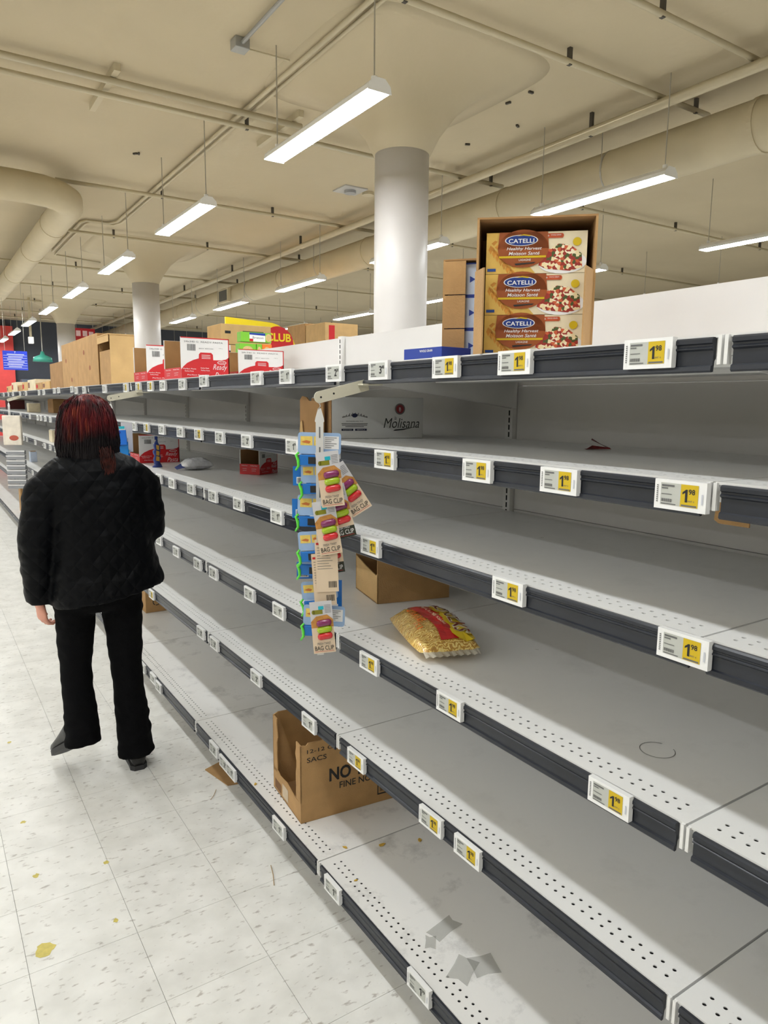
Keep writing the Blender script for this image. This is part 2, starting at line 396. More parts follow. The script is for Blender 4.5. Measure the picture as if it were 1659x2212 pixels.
# ------------------------------------------------------------------ ducts, sprinkler pipes and conduit
def duct(pts, r, name, label):
    o = thing(name, label, 'duct')
    MB().tube(pts, r, 28).build('pipe_body', M_DUCT, o, smooth=True)
    return o
d1 = duct([(3.70, y, 3.455) for y in (-4.9, 2, 8, 14, 21.9)], 0.168, 'round_duct', 'big cream round duct running along the ceiling on the right')
for k in range(10):
    y = -2+k*2.4
    b = MB().tube([(3.70, y, 3.455), (3.70, y+0.03, 3.455)], 0.176, 28); b.build('collar', M_DUCT, d1, smooth=False)
    MB().tube([(3.70-0.168, y+1.2, 3.46), (3.70-0.168, y+1.2, ZC)], 0.004, 5).build('hanger_rod', M_WIRE, d1)
    b = MB().tube([(3.70, y+1.2, 3.455), (3.70, y+1.215, 3.455)], 0.171, 28); b.build('strap', M_WIRE, d1)
g = U(488, 637, x=3.53); gv = thing('duct_grille', 'small dark grille set in the side of the round duct', 'grille', (3.495, g.y, g.z-0.02))
MB().box(-0.02, -0.22, -0.11, 0.035, 0.22, 0.11).build('frame', M_DUCT, gv)
MB().box(-0.024, -0.18, -0.085, -0.019, 0.18, 0.085).build('opening', mat('grille_dark', (0.10, 0.095, 0.08), 0.8), gv)
pts = [(0.32, y, 3.50) for y in (21.9, 16, 12, 9, 7.75)]
pts += [(0.32-0.45*(1-math.cos(R(a))), 7.75-0.45*math.sin(R(a)), 3.50) for a in (22.5, 45, 67.5, 90)] + [(-1.5, 7.30, 3.50), (-3.5, 7.30, 3.50), (-11.9, 7.3, 3.5)]
d2 = duct(pts, 0.135, 'bent_duct', 'cream round duct that turns left near the upper left corner')
for y in (8.6, 10.2, 12.2, 14.6): MB().tube([(0.32, y, 3.5), (0.32, y+0.03, 3.5)], 0.141, 24).build('collar', M_DUCT, d2)
MB().tube([(-0.35, 7.25, 3.51), (-0.35, 7.28, 3.51)], 0.05, 8).build('damper', M_WIRE, d2)
def pipe(pts, r, name, label, cat='pipe', m=None, n=10, clips=()):
    o = thing(name, label, cat)
    MB().tube(pts, r, n).build('pipe_run', m or M_PIPE, o, smooth=True)
    for c in clips:
        MB().box(c[0]-.012, c[1]-.012, c[2]-r, c[0]+.012, c[1]+.012, ZC).build('clip', mat('dark_clip', (0.07, 0.06, 0.045), 0.6), o)
    return o
pipe([(3.29, -4.9, 3.646), (3.29, 21.9, 3.646)], 0.034, 'sprinkler_main', 'thick cream main pipe running beside the big round duct', clips=[(3.29, y, 3.646) for y in (1.5, 3.9, 6.3, 8.7, 11.1, 13.5)])
brs = [(2.67, -0.5, 3.75), (3.32, 1.0, 3.85), (5.42, -6.9, 3.80), (7.65, 0.2, 3.95), (9.77, 0.62, 3.95), (12.3, -2, 4), (14.55, -4, 4), (16.9, -6, 4.6), (18.9, -6, 5), (20.4, -6, 6)]
for k, (y, xa, xb_) in enumerate(brs):
    pipe([(xa, y, 3.70), (xb_, y, 3.70)], 0.019, 'sprinkler_branch', 'thin cream pipe crossing the ceiling, %s from the camera' % ORD[k], clips=[(x, y, 3.70) for x in (2.42, 1.2 if xa < 1.1 else 2.9, xb_-0.15)])
for k, (y, xa, xb_) in enumerate([(5.5, 4.3, 12), (7.7, 4.4, 12), (9.8, 4.4, 12), (11.9, 4.4, 12), (14.55, 4.4, 12), (17.1, 4.3, 14)]):
    pipe([(xa, y, 3.70), (xb_, y, 3.70)], 0.017, 'sprinkler_branch', 'thin pipe on the ceiling beyond the big round duct, %s from the camera' % ORD[k], clips=[(x, y, 3.70) for x in (5.0, 6.6, 8.4)])
# second run of the crossing pipe and the channels that carry it
pipe([(-11.9, 5.20, 3.710), (1.55, 5.20, 3.710)], 0.022, 'crossing_pipe', 'cream pipe laid across two ceiling channels at upper left')
for k, x in enumerate((0.18, 1.49)):
    o = MB().box(x-0.02, 5.08, 3.733, x+0.02, 5.86, ZC).build('ceiling_channel', M_PIPE); tag(o, ('short steel channel on the ceiling, nearer the left edge', 'short steel channel on the ceiling beside the large lamp')[k], 'channel', 'ceiling channels')
cp = [(1.12, -4.9), (1.12, 9.2), (1.05, 9.34), (0.80, 9.36), (0.76, 9.5), (0.75, 11.5)]
pipe([(x, y, 3.755) for x, y in cp], 0.016, 'conduit', 'long thin conduit bending twice on the ceiling, left of the pair')
pipe([(x+0.055, y+0.02, 3.755) for x, y in cp[:2]]+[(1.12, 9.40, 3.755), (0.86, 9.42, 3.755), (0.82, 9.55, 3.755), (0.82, 11.75, 3.755), (1.5, 12.0, 3.755)], 0.012, 'conduit', 'long thin conduit bending twice on the ceiling, right of the pair')
jb = thing('junction_box', 'grey junction box with conduit on the ceiling near the top', 'electrical box', (0.722, 4.36, ZC))
MB().box(-.045, -.045, -.06, .045, .045, 0).build('box_body', mat('galvanised', (0.36, 0.36, 0.34), 0.45, 0.4), jb, bevel=0.004)
MB().tube([(0, -0.02, -.03), (0.008, -5, -.03)], 0.012, 8).build('conduit_stub', mat('galvanised', (0.36, 0.36, 0.34)), jb)
MB().tube([(0.03, 0.02, -.03), (0.34, 0.03, -.02)], 0.006, 6).build('side_cable', M_PIPE, jb)
p = U(762, 415, z=3.76)
sd = thing('smoke_detector', 'ceiling plate with a round detector left of the large column', 'detector', (p.x-.03, p.y, ZC))
MB().box(-.13, -.13, -.012, .13, .13, 0).build('mounting_plate', mat('grey_plate', (0.46, 0.45, 0.42), 0.5), sd)
MB().tube([(0, 0, -.04), (0, 0, -.012)], 0.06, 20).build('detector_head', mat('grey_head', (0.33, 0.33, 0.33), 0.5), sd)
MB().tube([(0.20, -.02, -.03), (0.20, -.02, 0)], 0.06, 20).build('round_cover', M_PIPE, sd)
for k, (px, py) in enumerate([(1147, 197), (1279, 245), (1098, 220), (1010, 310), (1118, 270), (300, 330), (292, 330)]):
    p = U(px, py, z=ZC); o = MB().box(-.02, -.008, -.014, .02, .008, 0).build('ceiling_anchor', mat('dark_clip', (0.07, 0.06, 0.045)), loc=p, rz=k*0.9)
    tag(o, 'small dark ceiling anchor, '+('larger of two right of the large lamp', 'nearest the thick main pipe', 'left of the two bigger anchors', 'just above the large column', 'between the column and the main pipe', 'right one of the pair at upper left', 'left one of the pair at upper left')[k], 'anchor', 'ceiling anchors')

# ------------------------------------------------------------------ electronic price tags
LW, LH = 0.096, 0.050
def tag_mesh(kind):
    """front looks along local -y; origin at the middle of the back"""
    b = MB(); t = 0.012
    b.box(-LW/2, -t, -LH/2, LW/2, 0, LH/2)
    f = b.build('tag_housing', M_WHITEPL); bm_ = f.data; bpy.data.objects.remove(f)
    s = MB(); y = -t-0.0004
    s.rect(-.036, -.0175, .034, .0195, y)
    if kind[0] == 'y':
        s.mi = 1; s.rect(.002, -.0175, .034, .0195, y-0.0002)
    o = s.build('tag_screen', [M_SCREEN, M_YEL]); sm = o.data; bpy.data.objects.remove(o)
    q = MB(); y2 = y-0.0005
    big, sm_ = kind[1:].split('.')
    cx = 0.011 if kind[0] == 'y' else 0.014
    if big == '1': q.poly([(cx-.0005, -.0095), (cx+.0038, -.0095), (cx+.0038, .0115), (cx+.0008, .0115), (cx-.0055, .0065), (cx-.0055, .0030), (cx-.0005, .0060)], y2)
    else: q.text(big, cx, 0.001, h=.021, y=y2, bold=.03)
    q.text(sm_, cx+.0115, .008, h=.009, y=y2, bold=.02)
    q.mi = 1
    if kind[0] == 'y': q.text('LIMIT 4', cx+.0095, -.0075, h=.0032, y=y2); q.rect(.004, -.0165, .032, -.0138, y2)
    q.rect(-.034, .0135, -.010, .0165, y2); q.rect(-.034, .0095, -.022, .0115, y2); q.rect(-.034, .0, -.014, .0012, y2)
    for i in range(16): q.rect(-.034+i*.0013, -.0125, -.034+i*.0013+(.0009 if i % 3 else .0005), -.007, y2)
    q.rect(-.034, -.0165, -.006, -.0148, y2)
    for i in range(9): q.rect(-.0435, -.014+i*.0034, -.0405, -.0122+i*.0034, y2)
    q.mi = 2; q.rect(.040, -.011, .043, .006, y2)
    o = q.build('tag_print', [M_INK, M_GREYINK, mat('pale_mark', (0.55, 0.57, 0.62), 0.4)]); qm = o.data; bpy.data.objects.remove(o)
    return bm_, sm, qm
TAGM = {}
SHN = ['top shelf', 'second shelf down', 'third shelf down', 'fourth shelf down', 'fifth shelf down', 'bottom shelf']
TAGS = [
 [(1398,764,'y1.98'),(1109,783,'y1.98'),(960,793,'y1.98'),(816,800,'w3.48'),(720,806,'w2.00'),(616,813,'w1.79'),(552,817,'w1.79'),(438,823,'w2.29'),(392,825,'w2.29'),(350,827,'w2.29'),
  (323,829,'y2.29'),(297,831,'y2.29'),(270,832,'y2.29'),(224,835,'w2.29'),(180,839,'w2.29'),(163,840,'w2.29'),(154,841,'w2.29'),(125,843,'w2.29'),(116,844,'w2.29'),(93,845,'w2.29'),(83,846,'w2.29'),(55,847,'w2.29'),(42,848,'w2.29'),(27,849,'w2.29'),(17,849,'w2.29'),(7,850,'w2.29')],
 [(1468,1071,'y1.98'),(1205,1039,'y1.98'),(1028,1017,'y1.98'),(829,993,'y1.98'),(630,965,'w1.79'),(531,953,'w2.29'),(473,945,'w2.29'),(427,938,'y2.29'),(388,933,'w2.29'),(348,928,'w2.29'),(315,924,'y2.29'),(288,921,'w2.29'),
  (124,901,'w2.29'),(107,899,'w2.29'),(96,898,'w2.29'),(87,897,'w2.29'),(80,896,'w2.29'),(63,894,'w2.29'),(43,892,'w2.29')],
 [(1473,1401,'y1.98'),(1095,1277,'y1.98'),(798,1181,'y1.98'),(596,1116,'w1.79'),(513,1089,'w2.29'),(458,1072,'w2.29'),(411,1056,'w2.29'),(370,1044,'w2.29'),(342,1034,'w2.29'),
  (119,966,'w2.29'),(107,962,'w2.29'),(95,958,'w2.29'),(75,951,'w2.29'),(57,945,'w2.29'),(50,942,'w2.29')],
 [(1313,1725,'y1.98'),(968,1525,'y1.98'),(795,1424,'y1.98'),(600,1312,'w1.79'),(537,1276,'w1.79'),(459,1232,'w2.29'),(425,1213,'w2.29'),(379,1186,'w2.29'),(342,1167,'w2.29'),(69,1014,'w2.29'),(54,1006,'w2.29')],
 [(1007,1841,'y1.98'),(928,1775,'y1.98'),(767,1643,'y1.98'),(665,1555,'w1.79'),(551,1465,'w2.29'),(461,1391,'w2.29'),(432,1367,'w2.29'),(326,1279,'y2.29'),
  (51,1046,'w2.29'),(45,1040,'w2.29'),(36,1033,'w2.29'),(27,1026,'w2.29')],
 [(902,2135,'w1.79'),(716,1922,'w1.79'),(600,1781,'w1.79'),(497,1661,'w1.79'),(482,1642,'w2.29'),(460,1619,'w2.29'),(341,1478,'w2.29'),(329,1466,'w2.29'),(307,1442,'w2.29')]]
for i, row in enumerate(TAGS):
    for k, (px, py, kind) in enumerate(row):
        if kind not in TAGM: TAGM[kind] = tag_mesh(kind)
        xr = XF[i]-0.010
        p = U(px, py, x=xr-0.012)
        zz = (ZS1 if p.y < Y0+5*LB else ZS2)[i]
        if abs(p.z-(zz-.031)) > 0.012 or p.y > 7: p.z = zz-0.031
        for j in range(-2, 13):       # keep clear of the end tabs
            pass
        word = ('yellow and white' if kind[0] == 'y' else 'white')
        txt = kind[1:]
        o = thing('price_tag', '%s electronic price tag, %s from the right on the %s' % (word, ORD[k], SHN[i]), 'price tag', (xr, p.y, p.z), AISLE, group='electronic price tags on the shelf rails')
        h_ = part('tag_housing', TAGM[kind][0], o)
        part('tag_screen', TAGM[kind][1], o); part('tag_print', TAGM[kind][2], o)
for v in TAGM.values(): pass

# ------------------------------------------------------------------ goods: helpers
def open_tray(root, w, d, h, lip, m_out, m_in, t=0.004, back=True, top=False, lipm=None, front_frac=0.0):
    """case whose front (local -y) is cut low; local x centred, y from 0 to d"""
    MB().box(-w/2, 0, 0, w/2, d, t).build('bottom', m_in, root)
    for s in (-1, 1):
        x = s*(w/2-t/2)
        MB().box(x-t/2, 0, t, x+t/2, d, h).build('side_wall', m_out, root)
    MB().box(-w/2+t, d-t, t, w/2-t, d, h).build('rear_wall', m_in, root)
    if lip: MB().box(-w/2+t, 0, t, w/2-t, t, lip).build('front_lip', lipm or m_out, root)
    if top: MB().box(-w/2, 0, h, w/2, d, h+t).build('top_wall', m_in, root)
def barcode(b, x0, z0, w, h, y, n=18, seed=1):
    rr = random.Random(seed); x = x0
    while x < x0+w:
        ww = w/n*rr.choice((.4, .6, 1.0)); b.rect(x, z0, min(x+ww, x0+w), z0+h, y); x += ww+w/n*rr.choice((.4, .6))
M_BROWN = mat('box_brown_round', srgb(150, 74, 22), 0.45, var=0.15, scale=18)
M_GOLD = mat('box_gold', srgb(214, 174, 84), 0.45, var=0.22, scale=14)
M_CREAMP = mat('box_cream', srgb(226, 212, 180), 0.45, var=0.10, scale=16)
M_OVAL = mat('logo_blue', srgb(22, 52, 128), 0.4, var=0.05)
M_WHEAT = mat('wheat_print', srgb(196, 132, 44), 0.5, var=0.25, scale=60)
M_ORANGE = mat('orange_tag', srgb(186, 78, 36), 0.45)
def lasagne_material():
    m = bpy.data.materials.new('lasagne_print'); m.use_nodes = True; nt = m.node_tree; N = nt.nodes; L = nt.links; b = N['Principled BSDF']
    tc = N.new('ShaderNodeTexCoord'); v = N.new('ShaderNodeTexVoronoi'); v.inputs['Scale'].default_value = 150
    L.new(tc.outputs['Object'], v.inputs['Vector'])
    r = N.new('ShaderNodeValToRGB'); r.color_ramp.interpolation = 'CONSTANT'; e = r.color_ramp.elements
    e[0].color = (*srgb(150, 40, 28), 1); e[1].position = 0.38; e[1].color = (*srgb(232, 214, 168), 1)
    for p, c in ((0.62, (70, 84, 36)), (0.72, (196, 88, 48)), (0.86, (240, 228, 196))):
        q = e.new(p); q.color = (*srgb(*c), 1)
    sp = N.new('ShaderNodeSeparateColor'); L.new(v.outputs['Color'], sp.inputs[0]); L.new(sp.outputs[0], r.inputs['Fac']); L.new(r.outputs['Color'], b.inputs['Base Color'])
    b.inputs['Roughness'].default_value = 0.5
    return m
M_LAS = lasagne_material()
# ------------------------------------------------------------------ lasagne cases on the top shelf
ZT = ZS1[0]+0.0008
CR = math.atan2(-0.6816, 0.7317)                 # turn of the near case
co = Vector((0.125, 1.187, ZT)); cn = Vector((-0.6816, -0.7317, 0)); cr = Vector((0.7317, -0.6816, 0))
def lasagne_box(w, h, d, root):
    MB().box(-w/2, 0, 0, w/2, d, h).build('carton_body', M_CREAMP, root)
    b = MB(); y = -0.0004
    mats = [M_GOLD, M_BROWN, M_OVAL, M_WHITE, M_WHEAT, M_LAS, M_ORANGE, M_INK, M_YEL, mat('blue_bar', srgb(30, 70, 140), .5)]
    b.mi = 0; b.poly([(-w/2, 0), (w*.0, 0), (-w*.18, h*.5), (-w*.30, h), (-w/2, h)], y)
    b.mi = 4
    for k in range(7):
        cx, cz = -w*.46+k*w*.035, h*.70-k*h*.095
        b.poly([(cx, cz), (cx+.008, cz-.006), (cx+.014, cz-.018), (cx+.004, cz-.012)], y*2)
        b.poly([(cx, cz), (cx-.004, cz-.010), (cx+.001, cz-.020), (cx+.005, cz-.010)], y*2)
        b.poly([(cx+.002, cz+.004), (cx+.010, cz+.010), (cx+.016, cz+.008), (cx+.008, cz-.001)], y*2)
    b.mi = 3; b.disc(w*.26, h*.26, w*.24, h*.28, y*3)
    b.mi = 5; b.poly([(w*.02, h*.20), (w*.10, h*.10), (w*.34, h*.04), (w*.46, h*.12), (w*.45, h*.45), (w*.34, h*.66), (w*.22, h*.70), (w*.12, h*.56)], y*4)
    b.mi = 1; b.disc(-w*.13, h*.60, w*.255, h*.46, y*5, a0=-90, a1=270); b.poly([(-w*.385, h*.60), (w*.125, h*.60), (w*.11, h), (-w*.37, h)], y*5)
    b.mi = 8; b.rect(-w*.37, h*.375, w*.10, h*.425, y*6)
    b.mi = 3; b.disc(-w*.15, h*.80, w*.165, h*.135, y*6)
    b.mi = 2; b.disc(-w*.15, h*.80, w*.155, h*.120, y*7)
    b.mi = 8; b.poly([(-w*.20, h*.90), (-w*.13, h*.945), (-w*.06, h*.92), (-w*.07, h*.895), (-w*.13, h*.915)], y*7.5)
    b.mi = 3; b.text('CATELLI', -w*.15, h*.785, w=w*.255, h=h*.105, y=y*8, bold=.015)
    b.text('Healthy Harvest', -w*.12, h*.59, w=w*.35, h=h*.095, y=y*8, shear=.25, bold=.008)
    b.text('Moisson Sant\u00e9', -w*.12, h*.485, w=w*.31, h=h*.085, y=y*8, shear=.25, bold=.008)
    b.text('LASAGNE', -w*.11, h*.325, w=w*.12, h=h*.05, y=y*8)
    b.mi = 7; b.poly([(-w*.20, h*.20), (-w*.02, h*.24), (w*.0, h*.27), (-w*.10, h*.255), (-w*.21, h*.24)], y*8)
    b.mi = 6; b.rect(w*.10, h*.84, w*.25, h*.95, y*4); b.disc(w*.25, h*.895, w*.018, h*.055, y*4); b.disc(w*.10, h*.895, w*.018, h*.055, y*4)
    b.mi = 3; b.text('WHOLE GRAIN', w*.19, h*.91, w=w*.10, h=h*.03, y=y*5); b.text('+', w*.115, h*.895, h=h*.05, y=y*5)
    b.mi = 8; b.disc(w*.40, h*.74, w*.042, h*.10, y*4)
    b.mi = 9; b.rect(-w*.485, h*.06, -w*.40, h*.13, y*3)
    b.build('front_print', mats, root)
case = thing('lasagne_case', 'tall open corrugated case holding three lasagne boxes, right of the other', 'cardboard case', co + cr*-0.019, CR)
cw, ch, cdp = 0.262, 0.297, 0.215
for s in (-1, 1):
    x = s*(cw/2-.0025); MB().box(x-.0025, 0.0, 0, x+.0025, cdp, ch).build('side_wall', M_CARD, case)
    f = MB().box(0, 0, 0, .0035, 0.055, ch*.62); f.build('side_flap', M_CARD, case, loc=(s*(cw/2-.003)-.002, -.001, 0), rz=s*R(158))
MB().box(-cw/2, 0, ch, cw/2, cdp, ch+.004).build('top_wall', M_CARDIN, case)
MB().box(-cw/2+.005, cdp-.004, 0, cw/2-.005, cdp, ch).build('rear_wall', M_CARDIN, case)
for k in range(3):
    root = thing('lasagne_box', '%s orange and cream lasagne box in the open case' % ('lowest', 'middle', 'uppermost')[k], 'food box',
                 co + cr*-0.018 + cn*-0.022 + Vector((0, 0, 0.0015+k*0.0905)), CR, group='lasagne boxes')
    lasagne_box(0.222, 0.0895, 0.17, root)
# second case, seen past the first one
pL = UP(957, 760, (0.10, 1.56, 1.8), cn)
c2 = thing('lasagne_case', 'open corrugated case of blue and white boxes, left and behind the other', 'cardboard case', Vector((pL.x, pL.y, ZT))+cr*0.115, CR-R(6))
h2 = UP(970, 562, (pL.x, pL.y, 1.8), cn).z-ZT
for s in (-1, 1): MB().box(s*.118-.0025, 0, 0, s*.118+.0025, .2, h2).build('side_wall', M_CARD, c2)
MB().box(-.12, 0, h2, .12, .2, h2+.004).build('top_wall', M_CARDIN, c2); MB().box(-.115, .196, 0, .115, .2, h2).build('rear_wall', M_CARDIN, c2)
for k in range(3):
    MB().box(-.1155, -.003, h2*k/3+.001, -.060, .0, h2*(k+1)/3-.0015).build('front_flap', M_CARD, c2)
M_PALEBLUE = mat('pale_blue_print', srgb(196, 208, 228), 0.5, var=0.06, scale=40)
for k in range(3):
    q = thing('lasagne_box', '%s pale blue lasagne box in the left-hand case' % ('lowest', 'middle', 'uppermost')[k], 'food box', c2.location+Vector((0, 0, 0.001+k*(h2-.004)/3))+cn*-0.016, CR-R(6), group='pale blue lasagne boxes')
    hh = (h2-.004)/3-.0008
    MB().box(-.108, 0, 0, .108, .165, hh).build('carton_body', M_PALEBLUE, q)
    b = MB(); b.rect(-.108, 0, .108, .004, -.0004); b.rect(-.108, hh-.004, .108, hh, -.0004); b.poly([(-.05, hh*.4), (-.035, hh*.5), (-.05, hh*.6)], -.0004); b.build('front_print', M_BLUE, q)
# blue box lying by the rail
a = U(895, 765, x=.045); e_ = U(972, 765, x=.045)
q = thing('pasta_box', 'flat blue pasta box lying behind the top rail, left of the lasagne cases', 'food box', (0.03, (a.y+e_.y)/2+.02, ZT), AISLE+R(4))
MB().box(-.075, 0, 0, .075, .10, .030).build('carton_body', M_BLUE, q, bevel=.001)
b = MB(); b.text('WHOLE GRAIN', .015, .022, w=.05, h=.006, y=-.0006, bold=.01); b.build('front_print', M_WHITE, q)

# ------------------------------------------------------------------ red and white pasta trays
M_RPRED = mat('tray_red', srgb(200, 24, 32), 0.45, var=0.04)
def ready_print(b, w, h, y=-.0005, full=True):
    """side print in local x 0..w, z 0..h : mats white, red, ink"""
    b.mi = 0; b.rect(0, 0, w, h, y)
    b.mi = 1
    top = [(w, h*.56), (w*.93, h*.50), (w*.84, h*.475), (w*.66, h*.47), (w*.655, h*.60), (w*.62, h*.645), (w*.40, h*.645), (w*.365, h*.60), (w*.36, h*.50), (w*.25, h*.46), (w*.12, h*.38), (w*.04, h*.29), (0, h*.22)]
    b.poly([(0, 0), (w, 0)]+top, y*2)
    b.rect(0, h*.975, w, h, y*2); b.rect(w*.98, 0, w, h, y*2)
    b.mi = 0
    b.text('Ready', w*.80, h*.285, w=w*.30, h=h*.17, y=y*3, shear=.35, bold=-.005); b.text('Pasta', w*.82, h*.10, w=w*.27, h=h*.15, y=y*3, shear=.35, bold=-.005)
    for cx, ww, cz in ((.17, .26, .245), (.48, .17, .27), (.16, .18, .19), (.49, .18, .215), (.30, .36, .10)): b.text('Perfect Pasta', w*cx, h*cz, w=w*ww, h=h*.028, y=y*3, bold=.01)
    for cz in (.575, .535, .50): b.rect(w*.42, h*cz, w*.60, h*(cz+.012), y*3)
    b.disc(w*.84, h*.415, w*.095, h*.045, y*3); b.mi = 1; b.disc(w*.84, h*.415, w*.080, h*.034, y*4)
    b.mi = 0; b.text('Catelli', w*.84, h*.415, w=w*.10, h=h*.032, y=y*5)
    b.mi = 2; barcode(b, w*.13, h*.68, w*.17, h*.155, y*3, 16)
    b.text('24x340 G  READY PASTA', w*.47, h*.895, w=w*.80, h=h*.04, y=y*3); b.text('BEST BEFORE', w*.52, h*.74, w=w*.30, h=h*.022, y=y*3); b.text('340 g', w*.82, h*.76, w=w*.08, h=h*.02, y=y*3)
def ready_tray(loc, w, d, h, rz, label, lip=.055):
    """w = along the aisle, d = into the shelf; side print on local +x side (towards the camera)"""
    q = thing('pasta_tray', label, 'cardboard tray', loc, rz, group='red and white pasta trays')
    open_tray(q, w, d, h, lip, M_WHITE, M_CARDIN, lipm=M_RPRED)
    b = MB(); b.M = Matrix.Translation((w/2, 0, 0)) @ Matrix.Rotation(R(90), 4, 'Z'); ready_print(b, d, h); b.build('side_print', [M_WHITE, M_RPRED, M_GREYINK], q)
    b = MB(); b.mi = 0; b.rect(-w/2, 0, w/2, lip, -.0005); b.mi = 1
    for s, ww in ((-.25, .3), (.22, .34)):
        b.text('Perfect Pasta', w*s, lip*.85, w=w*ww, h=lip*.10, y=-.001, bold=.01); b.text('cooks', w*s, lip*.55, w=w*ww*.7, h=lip*.09, y=-.001); b.text('pasta', w*s, lip*.35, w=w*ww*.6, h=lip*.09, y=-.001)
    b.build('lip_print', [M_RPRED, M_WHITE], q)
    MB().box(-w/2+.004, 0.004, .004, -w/2+.0055, d-.004, h-.001).build('inner_face', M_CARDIN, q)
    MB().box(w/2-.0055, 0.004, .004, w/2-.004, d-.004, h-.001).build('inner_face', M_CARDIN, q)
    return q
ready_tray((0.025, 3.482+.14, ZT), .28, .245, .200, AISLE, 'tallest red and white pasta tray on the top shelf, lettering in full view')
ready_tray((0.025, 4.093+.14, ZT), .28, .245, .200, AISLE, 'red and white pasta tray on the top shelf beside the tall tan carton')
ready_tray((0.365, 3.60+.135, ZT), .27, .26, .165, AISLE, 'shorter red and white pasta tray at the back of the top shelf', lip=.05)
ZA = ZS1[2]+.0008
ready_tray((0.075, 4.53+.13, ZA), .26, .25, .175, AISLE, 'red and white pasta tray on the third shelf behind the blue pasta bag')
rt = ready_tray((0.40, 3.56, ZA), .13, .16, .13, AISLE+R(30), 'small red open pasta tray alone on the third shelf')
q = thing('pasta_box', 'tall navy pasta carton standing beside the shorter red tray', 'food box', (0.375, 3.905, ZT), AISLE)
MB().box(-.02, 0, 0, .02, .06, .205).build('carton_body', M_NAVY, q)
b = MB(); b.rect(-.02, .175, .02, .205, -.0005); b.mi = 1
for k in range(4): b.disc(.004*(-1)**k, .03+.035*k, .009, .012, -.001, 12)
b.M = Matrix.Translation((.02, 0, 0)) @ Matrix.Rotation(R(90), 4, 'Z'); b.mi = 0; b.rect(0, .175, .06, .205, -.0005); b.mi = 1
for k in range(6): b.disc(.018+.022*(k % 2), .025+.025*k, .010, .011, -.001, 12)
b.build('front_print', [M_WHITE, mat('pasta_gold', srgb(206, 158, 60), .5)], q)

# ------------------------------------------------------------------ brown cartons on the top shelf
c1 = thing('tan_carton', 'tall pale tan carton with an open slot, on the top shelf', 'cardboard case', (0.03, 5.15, ZT), 0)
yt, yb_ = 4.98, 5.30
xr = U(292, 800, y=yt).x; hC = U(235, 722, y=yt).z-ZT
MB().box(0, -.17, 0, xr-.03, -.165, hC).build('near_wall', M_CARD2, c1)
MB().box(0, .15, 0, xr-.03, .155, hC).build('far_wall', M_CARD, c1); MB().box(xr-.036, -.165, 0, xr-.03, .15, hC).build('rear_wall', M_CARD, c1)
MB().box(0, -.165, 0, .005, .15, hC*.70).build('front_wall', M_CARD, c1); MB().box(-.015, -.175, hC, xr-.03, .158, hC+.006).build('lid', M_CARD2, c1)
MB().box(-.012, -.172, hC-.045, -.008, .155, hC).build('lid_edge', M_CARD2, c1)
MB().box(.006, -.165, .005, xr-.036, .15, .010).build('bottom', M_CARDIN, c1)
c2_ = thing('brown_carton', 'wide brown carton with small printed marks, left of the tall tan one', 'cardboard case', (0.025, 5.36, ZT), 0)
ya = 5.36; yz = U(135, 800, x=.025).y; hB = U(150, 740, x=.025).z-ZT
ym = (yz-ya)/2
MB().box(0, 0, 0, .26, ym-.002, hB).build('carton_body', M_CARD, c2_, bevel=.003)
c4 = thing('brown_carton', 'second wide brown carton, touching the one left of the tall tan carton', 'cardboard case', (0.025, 5.36+ym+.002, ZT), 0)
MB().box(0, 0, 0, .26, ym-.002, hB*1.0).build('carton_body', M_CARD, c4, bevel=.003)
for own, marks in ((c2_, ((.25, .25), (.45, .13))), (c4, ((.2, .22), (.42, .06)))):
    for cx, cz in marks:
        b = MB(); b.M = Matrix.Translation((0, ym, 0)) @ Matrix.Rotation(AISLE, 4, 'Z'); b.disc(cx, cz, .03, .018, -.001, 16); b.build('printed_mark', mat('faded_red_print', srgb(150, 92, 62), .8), own)
MB().box(-.004, -.05, 0.0, 0, 0, hB*.98).build('loose_flap', M_CARD, c2_, loc=(0, 0, 0))
c3 = thing('brown_carton', 'low dark open carton at the far left end of the cartons', 'cardboard case', (0.03, yz+.03, ZT), 0)
yq = U(108, 800, x=.03).y-yz-.03; hQ = .23
MB().box(0, 0, 0, .005, yq, hQ).build('front_wall', M_CARDIN, c3); MB().box(0, 0, 0, .24, .005, hQ).build('near_wall', M_CARD, c3); MB().box(0, yq-.005, 0, .24, yq, hQ).build('far_wall', M_CARD, c3); MB().box(.235, 0, 0, .24, yq, hQ).build('rear_wall', M_CARD, c3)
# low goods farther along the top shelf
rnd = random.Random(4)
FARL = ['flat pale carton', 'low tan carton', 'cream tray', 'brown printed carton', 'pale tray with red ends', 'low brown tray', 'white-edged flat carton']
y = yz+yq+.10
for k in range(7):
    ln = rnd.uniform(.42, .62); hh = rnd.uniform(.07, .13)
    q = thing('far_carton', '%s, %s past the brown cartons on the top shelf' % (FARL[k], ORD[k]), 'cardboard case', (0.03, y, ZT), 0, group='far cartons on the top shelf')
    mm = [M_CARD2, M_CARD, M_CREAMP][k % 3]
    MB().box(0, 0, 0, .25, ln, hh).build('carton_body', mm, q, bevel=.003)
    b = MB(); b.M = Matrix.Rotation(AISLE, 4, 'Z'); b.rect(-ln+.03, hh*.25, -ln+.16, hh*.75, -.001); b.build('side_print', [M_RED if k % 2 else mat('brown_ink', srgb(130, 84, 60), .7)], q)
    y += ln+rnd.uniform(.01, .05)

